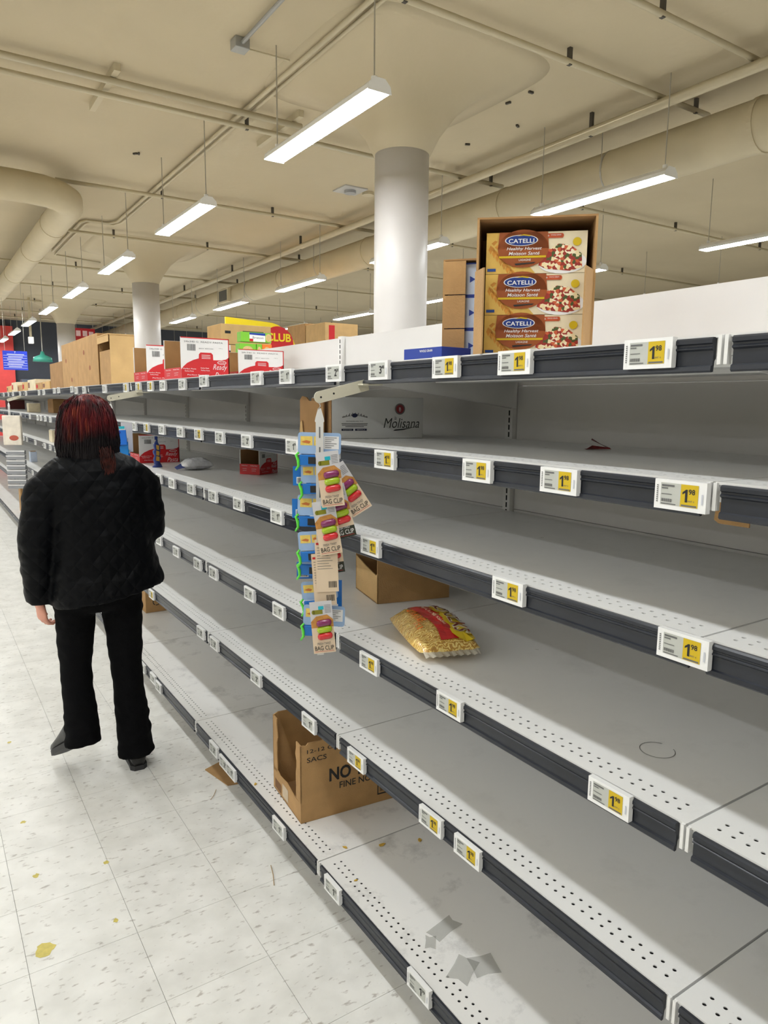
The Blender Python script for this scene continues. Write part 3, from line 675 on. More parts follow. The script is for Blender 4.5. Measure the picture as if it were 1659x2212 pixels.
# ------------------------------------------------------------------ goods standing on the rear side of the gondola
ZR = 1.72+.0008
p0 = U(482, 700, y=5.2); p1 = U(502, 700, y=5.2); p2 = U(585, 705, y=5.2)
rc = thing('cracker_case', 'brown case with a barcode behind the cracker boxes, above the panels', 'cardboard case', (p1.x-.09, 5.2, ZR), 0)
hh = p1.z-ZR; w_ = p2.x-p1.x+.09
MB().box(0, 0, 0, w_, .30, hh).build('carton_body', M_CARD2, rc, bevel=.003)
b = MB(); b.rect(.17, hh-.12, .34, hh-.045, -.0006); b.mi = 1; b.rect(.175, hh-.115, .335, hh-.05, -.0009); b.mi = 0; barcode(b, .185, hh-.108, .14, .05, -.0012, 14); b.rect(.03, hh-.07, .075, hh-.05, -.0006); b.rect(.0, hh-.152, .30, hh-.148, -.0006)
b.build('front_print', [M_INK, M_CARD2], rc)
M_LIME = mat('lime_print', srgb(120, 190, 50), .45, var=.06); M_ORNG = mat('orange_print', srgb(236, 120, 40), .45, var=.06)
def cracker(px0, px1, py0, py1, yy, m1, label, extra=None, rz=0, dep=.07):
    a = U(px0, py0, y=yy); e = U(px1, py1, y=yy); w = e.x-a.x; h = a.z-e.z
    q = thing('cracker_box', label, 'food box', ((a.x+e.x)/2, yy, e.z), rz, group='cracker boxes behind the panels')
    MB().box(-w/2, 0, 0, w/2, dep, h).build('carton_body', m1, q)
    if extra: extra(q, w, h)
    return q
def breton(q, w, h):
    b = MB(); b.rect(-w*.22, h*.05, w*.30, h*.95, -.0006); b.mi = 1; b.poly([(-w*.22, h*.75), (w*.30, h*.70), (w*.30, h*.95), (-w*.22, h*.95)], -.0009)
    b.mi = 2; b.text('Breton', w*.06, h*.47, w=w*.36, h=h*.24, y=-.0012); b.mi = 3; b.rect(-w*.22, h*.05, -w*.10, h*.33, -.0009); b.mi = 4; b.disc(w*.41, h*.5, w*.10, h*.42, -.0009)
    b.build('front_print', [M_WHITE, M_BLUE, M_GREYINK, M_RED, mat('cracker_print', srgb(206, 176, 120), .6, var=.15, scale=60)], q)
def lower(q, w, h): 
    b = MB(); b.disc(0, h*.5, w*.2, h*.35, -.0006); b.build('front_print', [mat('cracker_print', srgb(206, 176, 120))], q)
stack_y = 4.86
cracker(520, 586, 716, 741, stack_y, M_LIME, 'lime green and white cracker box on top of the small stack', breton)
a_ = U(520, 741, y=stack_y)
zb = a_.z
for k, (x0, x1, m_, l_) in enumerate(((517, 553, M_LIME, 'green cracker box under the lettered one'), (554, 566, M_LIME, 'narrow green box between the green and orange boxes'), (566, 587, M_ORNG, 'orange cracker box under the lettered one'))):
    aa = U(x0, 741, y=stack_y); ee = U(x1, 741, y=stack_y); w = ee.x-aa.x-.002
    q = thing('cracker_box', l_, 'food box', ((aa.x+ee.x)/2, stack_y, ZR), 0, group='cracker boxes behind the panels')
    MB().box(-w/2, 0, 0, w/2, .075, zb-ZR-.001).build('carton_body', m_, q); 
    b = MB(); hz = zb-ZR; b.disc(0, hz-.04, w*.3, .022, -.0006); b.build('front_print', [mat('cracker_print', srgb(206, 176, 120))], q)
ztop = U(690, 723, y=9.3).z; zg = ztop-.30
bg = thing('far_gondola', 'far shelving run in the next aisle beyond the white panels', 'shelf', (3.0, 5.0, 0))
for yy in (0.0, 4.5, 8.96): MB().box(.27, yy, 0, .33, yy+.04, zg-.03).build('upright', M_UP, bg)
for z in (.15, .75, 1.35, zg): MB().box(0, 0, z-.03, .60, 9.0, z).build('shelf', STEEL, bg)
for k in range(5):
    yy = 7.6+.52*k
    q = thing('far_side_carton', '%s pale carton peeking above the panels right of the lettered sign' % ORD[k], 'cardboard case', (3.05, yy, zg+.001), 0, group='cartons on the far side')
    MB().box(0, 0, 0, .45, .50, .27+.03*(k % 2)).build('carton_body', [M_CARD2, M_CARD][k % 2], q, bevel=.003)
    b = MB(); b.rect(.05, .06, .13, .24, -.0006); b.build('red_label', M_RED, q)
# yellow blade sign
ys = 6.2; a = U(487, 684, y=ys); e = U(642, 735, y=ys); bl = U(487, 752, y=ys)
sg = thing('blade_sign', 'yellow rounded sign with a red disc reading CLUB above the panels', 'sign', (a.x, ys, ZR), 0)
w = e.x-a.x; zt = a.z-ZR; zb2 = bl.z-ZR-.15; rr = .30
pts = [(0, zb2), (w, zb2), (w, zt-rr)]+[(w-rr+rr*math.cos(R(t)), zt-rr-.02+rr*math.sin(R(t))) for t in range(10, 91, 10)]+[(0, zt)]
MB().prism(pts, 0, .02, 'y').build('sign_board', mat('sign_yellow', srgb(240, 214, 12), .45, var=.02), sg)
rc_ = U(601, 742, y=ys); cx, cz = rc_.x-a.x, rc_.z-ZR
b = MB(); b.disc(cx, cz, .155, .155, -.001, 40); b.mi = 1; b.text('CLUB', cx+.005, cz+.055, w=.25, h=.075, y=-.002, bold=.03); b.build('sign_print', [M_RED, mat('sign_yellow', srgb(240, 214, 12))], sg)
MB().box(.03, .004, 0, .07, .016, zb2).build('sign_post', M_WHITEPL, sg); MB().box(0, -.06, 0, .10, .08, .006).build('sign_foot', M_WHITEPL, sg)

# ------------------------------------------------------------------ white pasta case on the second shelf
ZB = ZS1[1]+.0008
m0 = U(717, 948, z=ZB); m1 = U(917, 946, z=ZB)
mw = m1.x-m0.x; mh = U(715, 857, y=m0.y).z-ZB
mc = thing('pasta_case', 'white case with black script lettering on the second shelf', 'cardboard case', (m0.x, m0.y, ZB), math.atan2(m1.y-m0.y, m1.x-m0.x))
M_WCASE = mat('white_case', srgb(206, 206, 204), .6, var=.03)
MB().box(0, 0, 0, mw, .24, mh).build('carton_body', M_WCASE, mc, bevel=.002)
MB().box(-.004, .0, 0, -.001, .235, mh*.97).build('open_flap', M_CARDIN, mc)
b = MB(); y = -.0008
b.disc(mw*.735, mh*.72, .0195, .0195, y, 32); b.mi = 1; b.disc(mw*.735, mh*.72, .0150, .0150, y*1.4, 32); b.mi = 2; b.text('B', mw*.735, mh*.72, h=.011, y=y*1.8); b.rect(mw*.725, mh*.655, mw*.745, mh*.662, y*1.8)
MCM = [M_GREYINK, mat('seal_red', srgb(120, 26, 34), .5), M_WCASE, M_INK, M_NAVY]
b.build('seal', MCM, mc); b = MB()
b.mi = 3
b.text('Molisana', mw*.755, mh*.375, w=mw*.40, h=mh*.24, y=y, shear=.28, bold=-.004); b.text('la', mw*.685, mh*.50, w=mw*.022, h=mh*.09, y=y, shear=.25)
b.poly([(mw*.66, mh*.18), (mw*.78, mh*.205), (mw*.95, mh*.30), (mw*.80, mh*.24), (mw*.68, mh*.215)], y)
b.build('script_lettering', MCM, mc); b = MB(); b.mi = 3
for k in range(26): 
    t = k/25; x = mw*(.11+.26*t); b.rect(x, mh*(.50+.05*math.sin(t*3.1)), x+mw*.006, mh*(.535+.10*math.sin(t*3.1)*(.6+.4*math.sin(k*2.1))), y)
b.mi = 4; b.disc(mw*.24, mh*.56, mw*.03, mh*.05, y*1.3, 20)
b.mi = 3; b.text('PASTIFICIO DAL 1912', mw*.24, mh*.42, w=mw*.18, h=mh*.022, y=y)
for k, ww in enumerate((.28, .27, .20)): b.rect(mw*(.24-ww/2), mh*(.355-.035*k), mw*(.24+ww/2), mh*(.367-.035*k), y)
b.mi = 4; b.rect(mw*.10, mh*.19, mw*.225, mh*.24, y); b.rect(mw*.245, mh*.19, mw*.37, mh*.24, y)
b.mi = 2; b.text('RIGATONI', mw*.162, mh*.215, w=mw*.09, h=mh*.022, y=y*1.4); b.text('SEMOLA', mw*.308, mh*.215, w=mw*.09, h=mh*.022, y=y*1.4)
b.build('side_print', [M_GREYINK, mat('seal_red', srgb(120, 26, 34), .5), M_WCASE, M_INK, M_NAVY], mc)
fl0 = U(657, 928, y=2.36)
bf = thing('torn_flap_case', 'narrow brown torn case wall left of the white pasta case', 'cardboard case', (m0.x-.012, m0.y+.03, ZB), R(90))
fw = .175
MB().prism([(0, 0), (fw, 0), (fw, mh*.93), (fw*.9, mh*1.02), (fw*.72, mh*.99), (fw*.6, mh*.90), (fw*.3, mh*.9), (0, mh*.92)], 0, .005, 'y').build('case_wall', M_CARDIN, bf)
MB().prism([(fw*.80, .004), (fw*.98, .004), (fw*.93, .05), (fw*.86, .058), (fw*.83, .03)], .008, .0105, 'y').build('torn_strip', M_CARD2, bf)
# ------------------------------------------------------------------ egg noodle case on the bottom shelf
ZF = ZS1[5]+.0008
n0 = U(650, 1780, z=ZF); n1 = U(860, 1720, z=ZF)
nd = (n1-n0).length; nrz = math.atan2(n1.y-n0.y, n1.x-n0.x); nh = U(640, 1612, y=n0.y).z-ZF
nc = thing('noodle_case', 'brown open-front egg noodle case on the bottom shelf', 'cardboard case', n0, nrz)
wy = .285
b = MB(); b.prism([(0, 0), (nd, 0), (nd, nh*.98), (.03, nh*1.0), (.022, nh*.97), (.0, nh*.985)], 0, .005, 'y'); b.build('near_side', M_CARD, nc)
b = MB(); b.prism([(0, 0), (nd, 0), (nd, nh), (.02, nh*1.02), (0, nh*.99)], wy-.005, wy, 'y'); b.build('far_side', M_CARD, nc)
MB().box(.0, .005, 0, nd, wy-.005, .004).build('bottom', M_CARDIN, nc); MB().box(nd-.005, .005, 0, nd, wy-.005, nh*.97).build('rear_wall', M_CARDIN, nc)
def torn(z0, z1, y0, y1, n, seed):
    rr = random.Random(seed); e = [(y1+rr.uniform(-.006, .006), z0+(z1-z0)*i/n) for i in range(n+1)]
    return [(y0, z0)]+e+[(y0, z1)]
lipz = nh*.26
b = MB(); b.prism([(.004, .0), (wy-.004, .0), (wy-.004, lipz+.02), (wy*.75, lipz), (wy*.5, lipz+.008), (wy*.25, lipz-.006), (.004, lipz)], 0, .004, 'x'); b.build('front_lip', M_CARD, nc)
b = MB(); b.prism(torn(lipz, nh*.985, .0, .045, 9, 3), 0, .004, 'x'); b.build('torn_edge', M_CARD, nc)
b = MB(); b.prism(torn(lipz, nh*.99, wy, wy-.045, 9, 5), 0, .004, 'x'); b.build('torn_edge', M_CARD, nc)
b = MB(); b.M = Matrix.Translation((0, wy, 0)) @ Matrix.Rotation(AISLE, 4, 'Z'); b.rect(.10, .012, .16, lipz*.8, -.0008); b.mi = 1; b.rect(.02, lipz*.15, .085, lipz*.6, -.0008); b.build('lip_label', [mat('clear_tape', srgb(196, 176, 146), .25), mat('brown_print', srgb(120, 84, 50), .8)], nc)
b = MB(); y = -.0008
b.text('12-12 OZ. (340g)', .135, nh*.885, w=.22, h=nh*.062, y=y, bold=.006); b.text('SACS', .062, nh*.785, w=.075, h=nh*.062, y=y, bold=.006)
b.text('NO YOLKS', .245, nh*.53, w=.27, h=nh*.17, y=y, bold=.03); b.text('FINE NOODLES', .265, nh*.37, w=.23, h=nh*.085, y=y, bold=.012)
b.build('side_lettering', M_INK, nc); b = MB()
bx = .335
for r_ in ((bx-.03, .03, bx+.045, .035), (bx-.03, .085, bx+.045, .09), (bx-.03, .03, bx-.026, .09), (bx+.041, .03, bx+.045, .09)): b.rect(*r_, y)
barcode(b, bx-.02, .042, .05, .037, y, 12)
b.build('barcode_print', M_INK, nc)
# ------------------------------------------------------------------ cartons on the fourth shelf and bottom shelf
ZD = ZS1[3]+.0008
k0 = U(815, 1305, z=ZD); k1 = U(970, 1290, z=ZD); k2 = U(750, 1272, z=ZD)
bc = thing('open_carton', 'brown open carton on the fourth shelf behind the bag clips', 'cardboard case', k0, math.atan2(k1.y-k0.y, k1.x-k0.x))
kd = (k1-k0).length; kw = (k2-k0).length; kh = .185
MB().box(0, 0, 0, kd, .005, kh).build('near_side', M_CARD, bc); MB().box(0, kw-.005, 0, kd, kw, kh).build('far_side', M_CARD, bc)
MB().box(kd-.005, .005, 0, kd, kw-.005, kh).build('rear_wall', M_CARDIN, bc); MB().box(0, .005, 0, kd, kw-.005, .004).build('bottom', M_CARDIN, bc)
b = MB().prism([(0, 0), (kw, 0), (kw, kh*.72), (kw*.55, kh*.62), (.02, kh*.55), (0, kh*.60)], 0, .004, 'x'); b.build('front_flap', M_CARD2, bc)
e0 = U(310, 1320, z=ZF); e1 = U(360, 1320, z=ZF)
ec = thing('low_carton', 'low brown carton with a round mark on the bottom shelf beyond the legs', 'cardboard case', (e0.x, e1.y+.02, ZF), 0)
MB().box(0, 0, 0, e1.x-e0.x+.02, .26, .17).build('carton_body', M_CARD, ec, bevel=.002)
b = MB(); ew = e1.x-e0.x
for k in range(24):
    t = 2*math.pi*k/24
    if k % 8 != 0: b.poly([(ew*.55+.028*math.cos(t), .075+.028*math.sin(t)), (ew*.55+.028*math.cos(t+.27), .075+.028*math.sin(t+.27)), (ew*.55+.022*math.cos(t+.27), .075+.022*math.sin(t+.27)), (ew*.55+.022*math.cos(t), .075+.022*math.sin(t))], -.0006)
b.build('round_mark', M_INK, ec)
# ------------------------------------------------------------------ bag of noodles on the fourth shelf
def pillow(w, d, h, seed, nu=26, nv=18, seam=.03):
    """lying pillow bag: returns verts, faces; local x along w, y along d"""
    vs, fs = [], []
    for side in (1, -1):
        for j in range(nv+1):
            for i in range(nu+1):
                u, v = i/nu*2-1, j/nv*2-1
                pu = max(0, 1-abs(u)**3.0); pv = max(0, 1-abs(v)**2.6)
                q = (pu*pv)**.55
                z = q*h*(.5 if side < 0 else 1.0)*.5
                z += side*0
                nz = mnoise.noise(Vector((u*3+seed, v*3, side*2.3)))*.16 + mnoise.noise(Vector((u*7+seed, v*7, side)))*.07
                z = z*(1+nz)
                wob = 1+.03*mnoise.noise(Vector((v*2.5+seed, side, u)))
                vs.append((u*w/2*wob*(1-.05*(abs(v)**4)), v*d/2*(1-.07*abs(u)**3), side*z))
    n = (nu+1)*(nv+1)
    for s in (0, 1):
        for j in range(nv):
            for i in range(nu):
                a = s*n+j*(nu+1)+i; f = (a, a+1, a+nu+2, a+nu+1); fs.append(f if s == 0 else f[::-1])
    return vs, fs
def noodle_bag_material():
    m = bpy.data.materials.new('noodle_bag_film'); m.use_nodes = True; nt = m.node_tree; N = nt.nodes; L = nt.links; b = N['Principled BSDF']
    tc = N.new('ShaderNodeTexCoord'); mp = N.new('ShaderNodeMapping'); mp.inputs['Scale'].default_value = (34, 34, 8)
    L.new(tc.outputs['Object'], mp.inputs['Vector'])
    wv = N.new('ShaderNodeTexWave'); wv.inputs['Scale'].default_value = 1.2; wv.inputs['Distortion'].default_value = 14; wv.inputs['Detail'].default_value = 3; wv.inputs['Detail Scale'].default_value = 1.5
    L.new(mp.outputs['Vector'], wv.inputs['Vector'])
    r = N.new('ShaderNodeValToRGB'); e = r.color_ramp.elements; e[0].position = .15; e[0].color = (*srgb(190, 140, 60), 1); e[1].position = .6; e[1].color = (*srgb(232, 186, 78), 1)
    q = e.new(.9); q.color = (*srgb(246, 222, 140), 1)
    L.new(wv.outputs['Fac'], r.inputs['Fac']); L.new(r.outputs['Color'], b.inputs['Base Color'])
    b.inputs['Roughness'].default_value = .22; b.inputs['Coat Weight'].default_value = .6; b.inputs['Coat Roughness'].default_value = .08
    n2 = N.new('ShaderNodeTexNoise'); n2.inputs['Scale'].default_value = 45; n2.inputs['Detail'].default_value = 4; L.new(tc.outputs['Object'], n2.inputs['Vector'])
    bp = N.new('ShaderNodeBump'); bp.inputs['Strength'].default_value = .7; bp.inputs['Distance'].default_value = .01; L.new(n2.outputs['Fac'], bp.inputs['Height']); L.new(bp.outputs['Normal'], b.inputs['Normal'])
    return m
g0 = U(828, 1352, z=ZD); g1 = U(920, 1440, z=ZD); g2 = U(1035, 1415, z=ZD); g3 = U(958, 1345, z=ZD)
gc = (g0+g1+g2+g3)/4
ax = ((g1+g2)/2-(g0+g3)/2); gl = ax.length*1.0; gw = .5*((g2-g1).length+(g3-g0).length)
gb = thing('noodle_bag', 'yellow bag of egg noodles with a red band lying on the fourth shelf', 'food bag', (gc.x, gc.y, ZD), math.atan2(ax.y, ax.x)+R(-2))
vs, fs = pillow(gl, gw, .10, 1.7, 34, 24)
zmin = min(v[2] for v in vs); vs = [(v[0], v[1], v[2]-zmin+.001) for v in vs]
def bag_z(x, y):
    best = None; bd = 9
    for v in vs[:35*25]:
        d_ = (v[0]-x)**2+(v[1]-y)**2
        if d_ < bd: bd = d_; best = v
    return best[2]
bm_ = MB(); bm_.add(vs, fs); bm_.build('film', noodle_bag_material(), gb, smooth=True)
def drape(b, pts2, off, sub=1):
    b.add([(x, y, bag_z(x, y)+off) for x, y in pts2], [tuple(range(len(pts2)))])
b = MB()                                            # red band across, then yellow lettering clouds
for i in range(30):
    x0 = -gl*.44+gl*.88*i/30; x1 = -gl*.44+gl*.88*(i+1)/30
    yc = lambda x: gw*(.0+.04*math.sin(x*14))
    for j in range(3):
        a0, a1 = -.030+.06/3*j, -.030+.06/3*(j+1)
        drape(b, [(x0, yc(x0)+a0), (x1, yc(x1)+a0), (x1, yc(x1)+a1), (x0, yc(x0)+a1)], .0035)
b.build('red_band', mat('bag_red', srgb(200, 26, 26), .3, coat=.4), gb)
def bag_text(t, cx, cy, w, h, rot, off, m, name, bold=.02):
    v2, f2, bw, bh = text_geo(t, 0, bold); c_, s_ = math.cos(rot), math.sin(rot); out = []
    for a, bb in v2:
        a = (a/bw-.5)*w; bb = (bb/bh-.5)*h; x = cx+a*c_-bb*s_; yv = cy+a*s_+bb*c_
        out.append((x, yv, bag_z(x, yv)+off))
    k = MB(); k.add(out, f2); k.build(name, m, gb)
b = MB()
for k in range(9):
    cx = -gl*.36+gl*.72*k/8; cy = gw*(.27+.03*math.sin(k*2))
    for i in range(10):
        t0, t1 = 2*math.pi*i/10, 2*math.pi*(i+1)/10
        drape(b, [(cx, cy), (cx+.038*math.cos(t0), cy+.038*math.sin(t0)), (cx+.038*math.cos(t1), cy+.038*math.sin(t1))], .0050)
b.build('lettering_cloud', mat('bag_yellow', srgb(238, 206, 30), .3), gb)
bag_text('NO YOLKS', 0, gw*.27, gl*.74, .052, 0, .0075, mat('bag_cream', srgb(246, 236, 200), .35), 'lettering', .05)
bag_text('NO YOLKS', 0, gw*.27, gl*.73, .048, 0, .0092, mat('bag_brown', srgb(120, 46, 20), .4), 'lettering', .0)
bag_text('extra fine egg noodles', .0, gw*.01, gl*.55, .013, .06, .0065, mat('bag_cream', srgb(246, 236, 200)), 'band_text', .0)
bag_text('EXTRA FINES', -.02, -gw*.24, gl*.36, .024, .04, .0055, mat('bag_orange', srgb(238, 120, 20), .4), 'side_text', .02)
bag_text('12 OZ', .06, -gw*.33, gl*.14, .016, .04, .0055, mat('bag_orange', srgb(238, 120, 20)), 'side_text', .0)
for s in (-1, 1):                                    # clear crimped ends
    b = MB(); n = 16
    for i in range(n):
        y0, y1 = -gw*.42+gw*.84*i/n, -gw*.42+gw*.84*(i+1)/n; zc = bag_z(s*gl*.499, 0)
        z0, z1 = zc+.004*(i % 2), zc+.004*((i+1) % 2)
        b.add([(s*gl*.48, y0, zc+.002), (s*gl*.48, y1, zc+.002), (s*(gl*.5+.022), y1, max(.001, z1-.008)), (s*(gl*.5+.022), y0, max(.001, z0-.008))], [(0, 1, 2, 3)])
    b.build('crimped_end', mat('clear_film', (0.8, 0.74, 0.6), .15, alpha=.55, coat=.5), gb)
# ------------------------------------------------------------------ small goods on the third and second shelf
v = U(340, 1009, z=ZA)
pb = thing('pasta_bag', 'slim blue and gold pasta bag standing upright on the third shelf', 'food bag', (v.x, v.y, ZA), 0)
hh = U(343, 950, y=v.y).z-ZA
b = MB(); n = 16; rg = []
for t in range(13):
    z = hh*t/12; rr = (.030 if t < 1 else .020+.003*math.sin(t*2.1))*(1 if t < 10 else 1-.25*(t-9)); rg.append([(rr*math.cos(2*math.pi*i/n)+.003*math.sin(t*1.7), rr*.7*math.sin(2*math.pi*i/n), z) for i in range(n)])
b.rings(rg); b.build('film', mat('bag_blue', srgb(22, 50, 130), .3, var=.2, scale=40, coat=.3), pb, smooth=True)
b = MB()
for i, z in enumerate((.25, .45, .66)): b.add([(-.012+.003*i, -.0185, hh*z), (.008, -.0190, hh*(z-.03)), (.010, -.0185, hh*(z+.13)), (-.008, -.0185, hh*(z+.17))], [(0, 1, 2, 3)])
b.build('gold_print', mat('pasta_gold', srgb(206, 158, 60)), pb)
MB().box(-.010, -.003, hh, .006, .003, hh+.02).build('tied_top', mat('bag_blue', srgb(22, 50, 130)), pb)
v = U(428, 1015, z=ZA)
cb = thing('clear_bag', 'slumped clear plastic bag with a blue end on the third shelf', 'food bag', (v.x, v.y+.03, ZA), R(10))
p_v, p_f = pillow(.17, .12, .085, 4.2); zm = min(q[2] for q in p_v)
b = MB(); b.add([(q[0], q[1], q[2]-zm+.001) for q in p_v], p_f); b.build('film', mat('milky_film', (0.62, 0.62, 0.64), .12, var=.15, scale=30, coat=.6, bump=.5, bscale=40), cb, smooth=True)
b = MB(); b.add([(-.07, -.03, .02), (-.125, -.01, .006), (-.12, .03, .016), (-.07, .03, .04)], [(0, 1, 2, 3)]); b.build('blue_end', mat('bag_blue', srgb(22, 50, 130)), cb)
v = U(1290, 971, z=ZB)
wr = thing('crumpled_wrapper', 'small crumpled dark red wrapper at the back of the second shelf', 'litter', (min(v.x, .66), v.y, ZB), R(-30))
b = MB(); b.add([(-.035, -.015, .0), (.035, -.012, .003), (.03, .02, .004), (-.03, .02, .001), (-.035, -.01, .008)], [(0, 1, 2, 3)])
b.add([(-.018, .0, .026), (.036, -.005, .004), (.03, .02, .006), (-.012, .012, .030)], [(0, 1, 2, 3)]); b.add([(-.035, -.012, .002), (-.02, -.015, .012), (.03, -.012, .006), (.034, -.014, .002)], [(0, 1, 2, 3)])
b.build('wrapper_sheet', mat('wrapper_red', srgb(110, 34, 34), .35, var=.4, scale=60), wr)
v = U(1580, 1118, x=.18)
sc_ = thing('cardboard_scrap', 'dark scrap of cardboard hanging under the second shelf at right', 'cardboard scrap', (0.18, v.y, ZS1[1]-.034), AISLE)
w2 = abs(U(1543, 1118, x=.18).y-U(1620, 1118, x=.18).y); hz = (ZS1[1]-.034)-U(1580, 1135, x=.18).z
MB().prism([(-w2/2, 0), (w2/2, 0), (w2/2, -hz), (-w2*.35, -hz), (-w2/2, -hz+.006), (-w2*.47, -hz*.6)], 0, .004, 'y').build('scrap_sheet', M_CARD, sc_)
# ------------------------------------------------------------------ floor and shelf litter
f0 = U(443, 1664, z=0); f1 = U(492, 1698, z=0); f2 = U(540, 1690, z=0); f3 = U(478, 1640, z=0)
o = MB().prism([(f0.x, f0.y), (f1.x, f1.y), (f2.x, f2.y), (f3.x+.05, f3.y)], .001, .005, 'z').build('cardboard_sheet', M_CARD); tag(o, 'flat brown piece of cardboard on the floor under the bottom shelf', 'cardboard scrap')
M_STRAND = mat('dry_noodle', srgb(170, 138, 86), .6)
def strand(pts, r, lab, z=.002):
    o = MB().tube([tuple(U(px, py, z=z)+Vector((0, 0, r))) for px, py in pts], r, 5).build('noodle_strand', M_STRAND); tag(o, lab, 'litter', 'loose noodle strands')
strand([(455, 1728), (462, 1718), (467, 1706)], .0012, 'bent dry noodle strand on the floor near the bottom rail')
strand([(585, 1870), (590, 1890), (592, 1913)], .0014, 'long curved dry noodle strand on the floor, nearest the camera')
M_STAIN = mat('yellow_spill', srgb(206, 190, 96), .5, var=.12, scale=60)
for k, (px, py, r, lab) in enumerate([(98, 2050, .028, 'largest dried yellow spill on the floor tiles, lower left'), (78, 1892, .012, 'small yellow spill on the floor below the left foot'), (50, 1776, .010, 'yellow spill on the floor by the left picture edge'), (230, 1863, .010, 'small yellow spill on the floor, middle of the tiles'),
                                 (250, 1988, .009, 'tiny yellow spill right of the largest one'), (20, 1604, .010, 'yellow spill left of the raised foot')]):
    p = U(px, py, z=0); rr = random.Random(k); n = 14
    o = MB().prism([(r*(.6+.6*rr.random())*math.cos(2*math.pi*i/n), r*(.6+.7*rr.random())*math.sin(2*math.pi*i/n)*1.1) for i in range(n)], 0, .0004, 'z').build('dried_spill', M_STAIN, loc=(p.x, p.y, .0002)); tag(o, lab, 'stain', 'dried yellow spills')
M_FLAKE = mat('yellow_flake', srgb(206, 166, 66), .6, var=.2, scale=80)
for k, (px, py, zsh, r, lab) in enumerate([(825, 1826, ZF, .012, 'yellow noodle flake just past the bottom shelf joint'), (908, 1815, ZF, .013, 'yellow noodle flake under the fifth shelf rail'), (745, 1831, ZF, .008, 'small curled noodle crumb left of the joint'),
                                      (770, 1902, ZF, .007, 'tiny yellow crumb among the bottom shelf holes'), (552, 1694, ZF, .009, 'pale crumb on the perforated strip near the noodle case'), (752, 1137, ZS1[2]+.0008, .012, 'yellow crumb on the third shelf beside the bag clips')]):
    p = U(px, py, z=zsh); rr = random.Random(k+20); n = 9
    o = MB().prism([(r*(.4+.9*rr.random())*math.cos(2*math.pi*i/n), .6*r*(.4+.9*rr.random())*math.sin(2*math.pi*i/n)) for i in range(n)], 0, .0025, 'z').build('noodle_flake', M_FLAKE, loc=(p.x, p.y, zsh), rz=k); tag(o, lab, 'litter', 'noodle flakes on the shelves')
# tape residue on the bottom shelf
M_TAPE = mat('tape_residue', srgb(200, 200, 194), .2, var=.14, scale=120, alpha=.32)
for k, (px, py, w, d, rz, lab) in enumerate([(960, 2005, .10, .05, .2, 'patch of clear tape residue at the shadow edge of the bottom shelf'), (1000, 2095, .09, .06, .5, 'grey tape residue patch in the lit strip, nearest the rail'), (1045, 2085, .07, .07, -.3, 'square tape residue patch, right of the other patches'), (930, 2035, .05, .03, .9, 'small torn tape residue, left of the other patches')]):
    p = U(px, py, z=ZF); rr = random.Random(k+40)
    pts = [(-w/2, -d/2), (0, -d/2+.008*rr.random()), (w/2, -d/2), (w/2-.01*rr.random(), d*.1), (w/2, d/2), (w*.1, d/2-.012*rr.random()), (-w/2, d/2), (-w/2+.012*rr.random(), 0)]
    o = MB().prism(pts, 0, .0004, 'z').build('tape_residue', M_TAPE, loc=(p.x, p.y, ZF), rz=rz); tag(o, lab, 'tape', 'tape residue patches')
p = U(1420, 1620, z=ZD); b = MB()
for k in range(26): 
    t0, t1 = R(20+12*k), R(20+12*(k+1)); b.poly([(0, 0)], 0) if False else b.add([(.036*math.cos(t0), .036*math.sin(t0), 0), (.036*math.cos(t1), .036*math.sin(t1), 0), (.0345*math.cos(t1), .0345*math.sin(t1), 0), (.0345*math.cos(t0), .0345*math.sin(t0), 0)], [(0, 1, 2, 3)])
o = b.build('can_ring', mat('ring_mark', (0.13, 0.13, 0.12), .6), loc=(p.x, p.y, ZD+.0003)); tag(o, 'thin dark can ring mark on the fourth shelf near the right edge', 'stain')

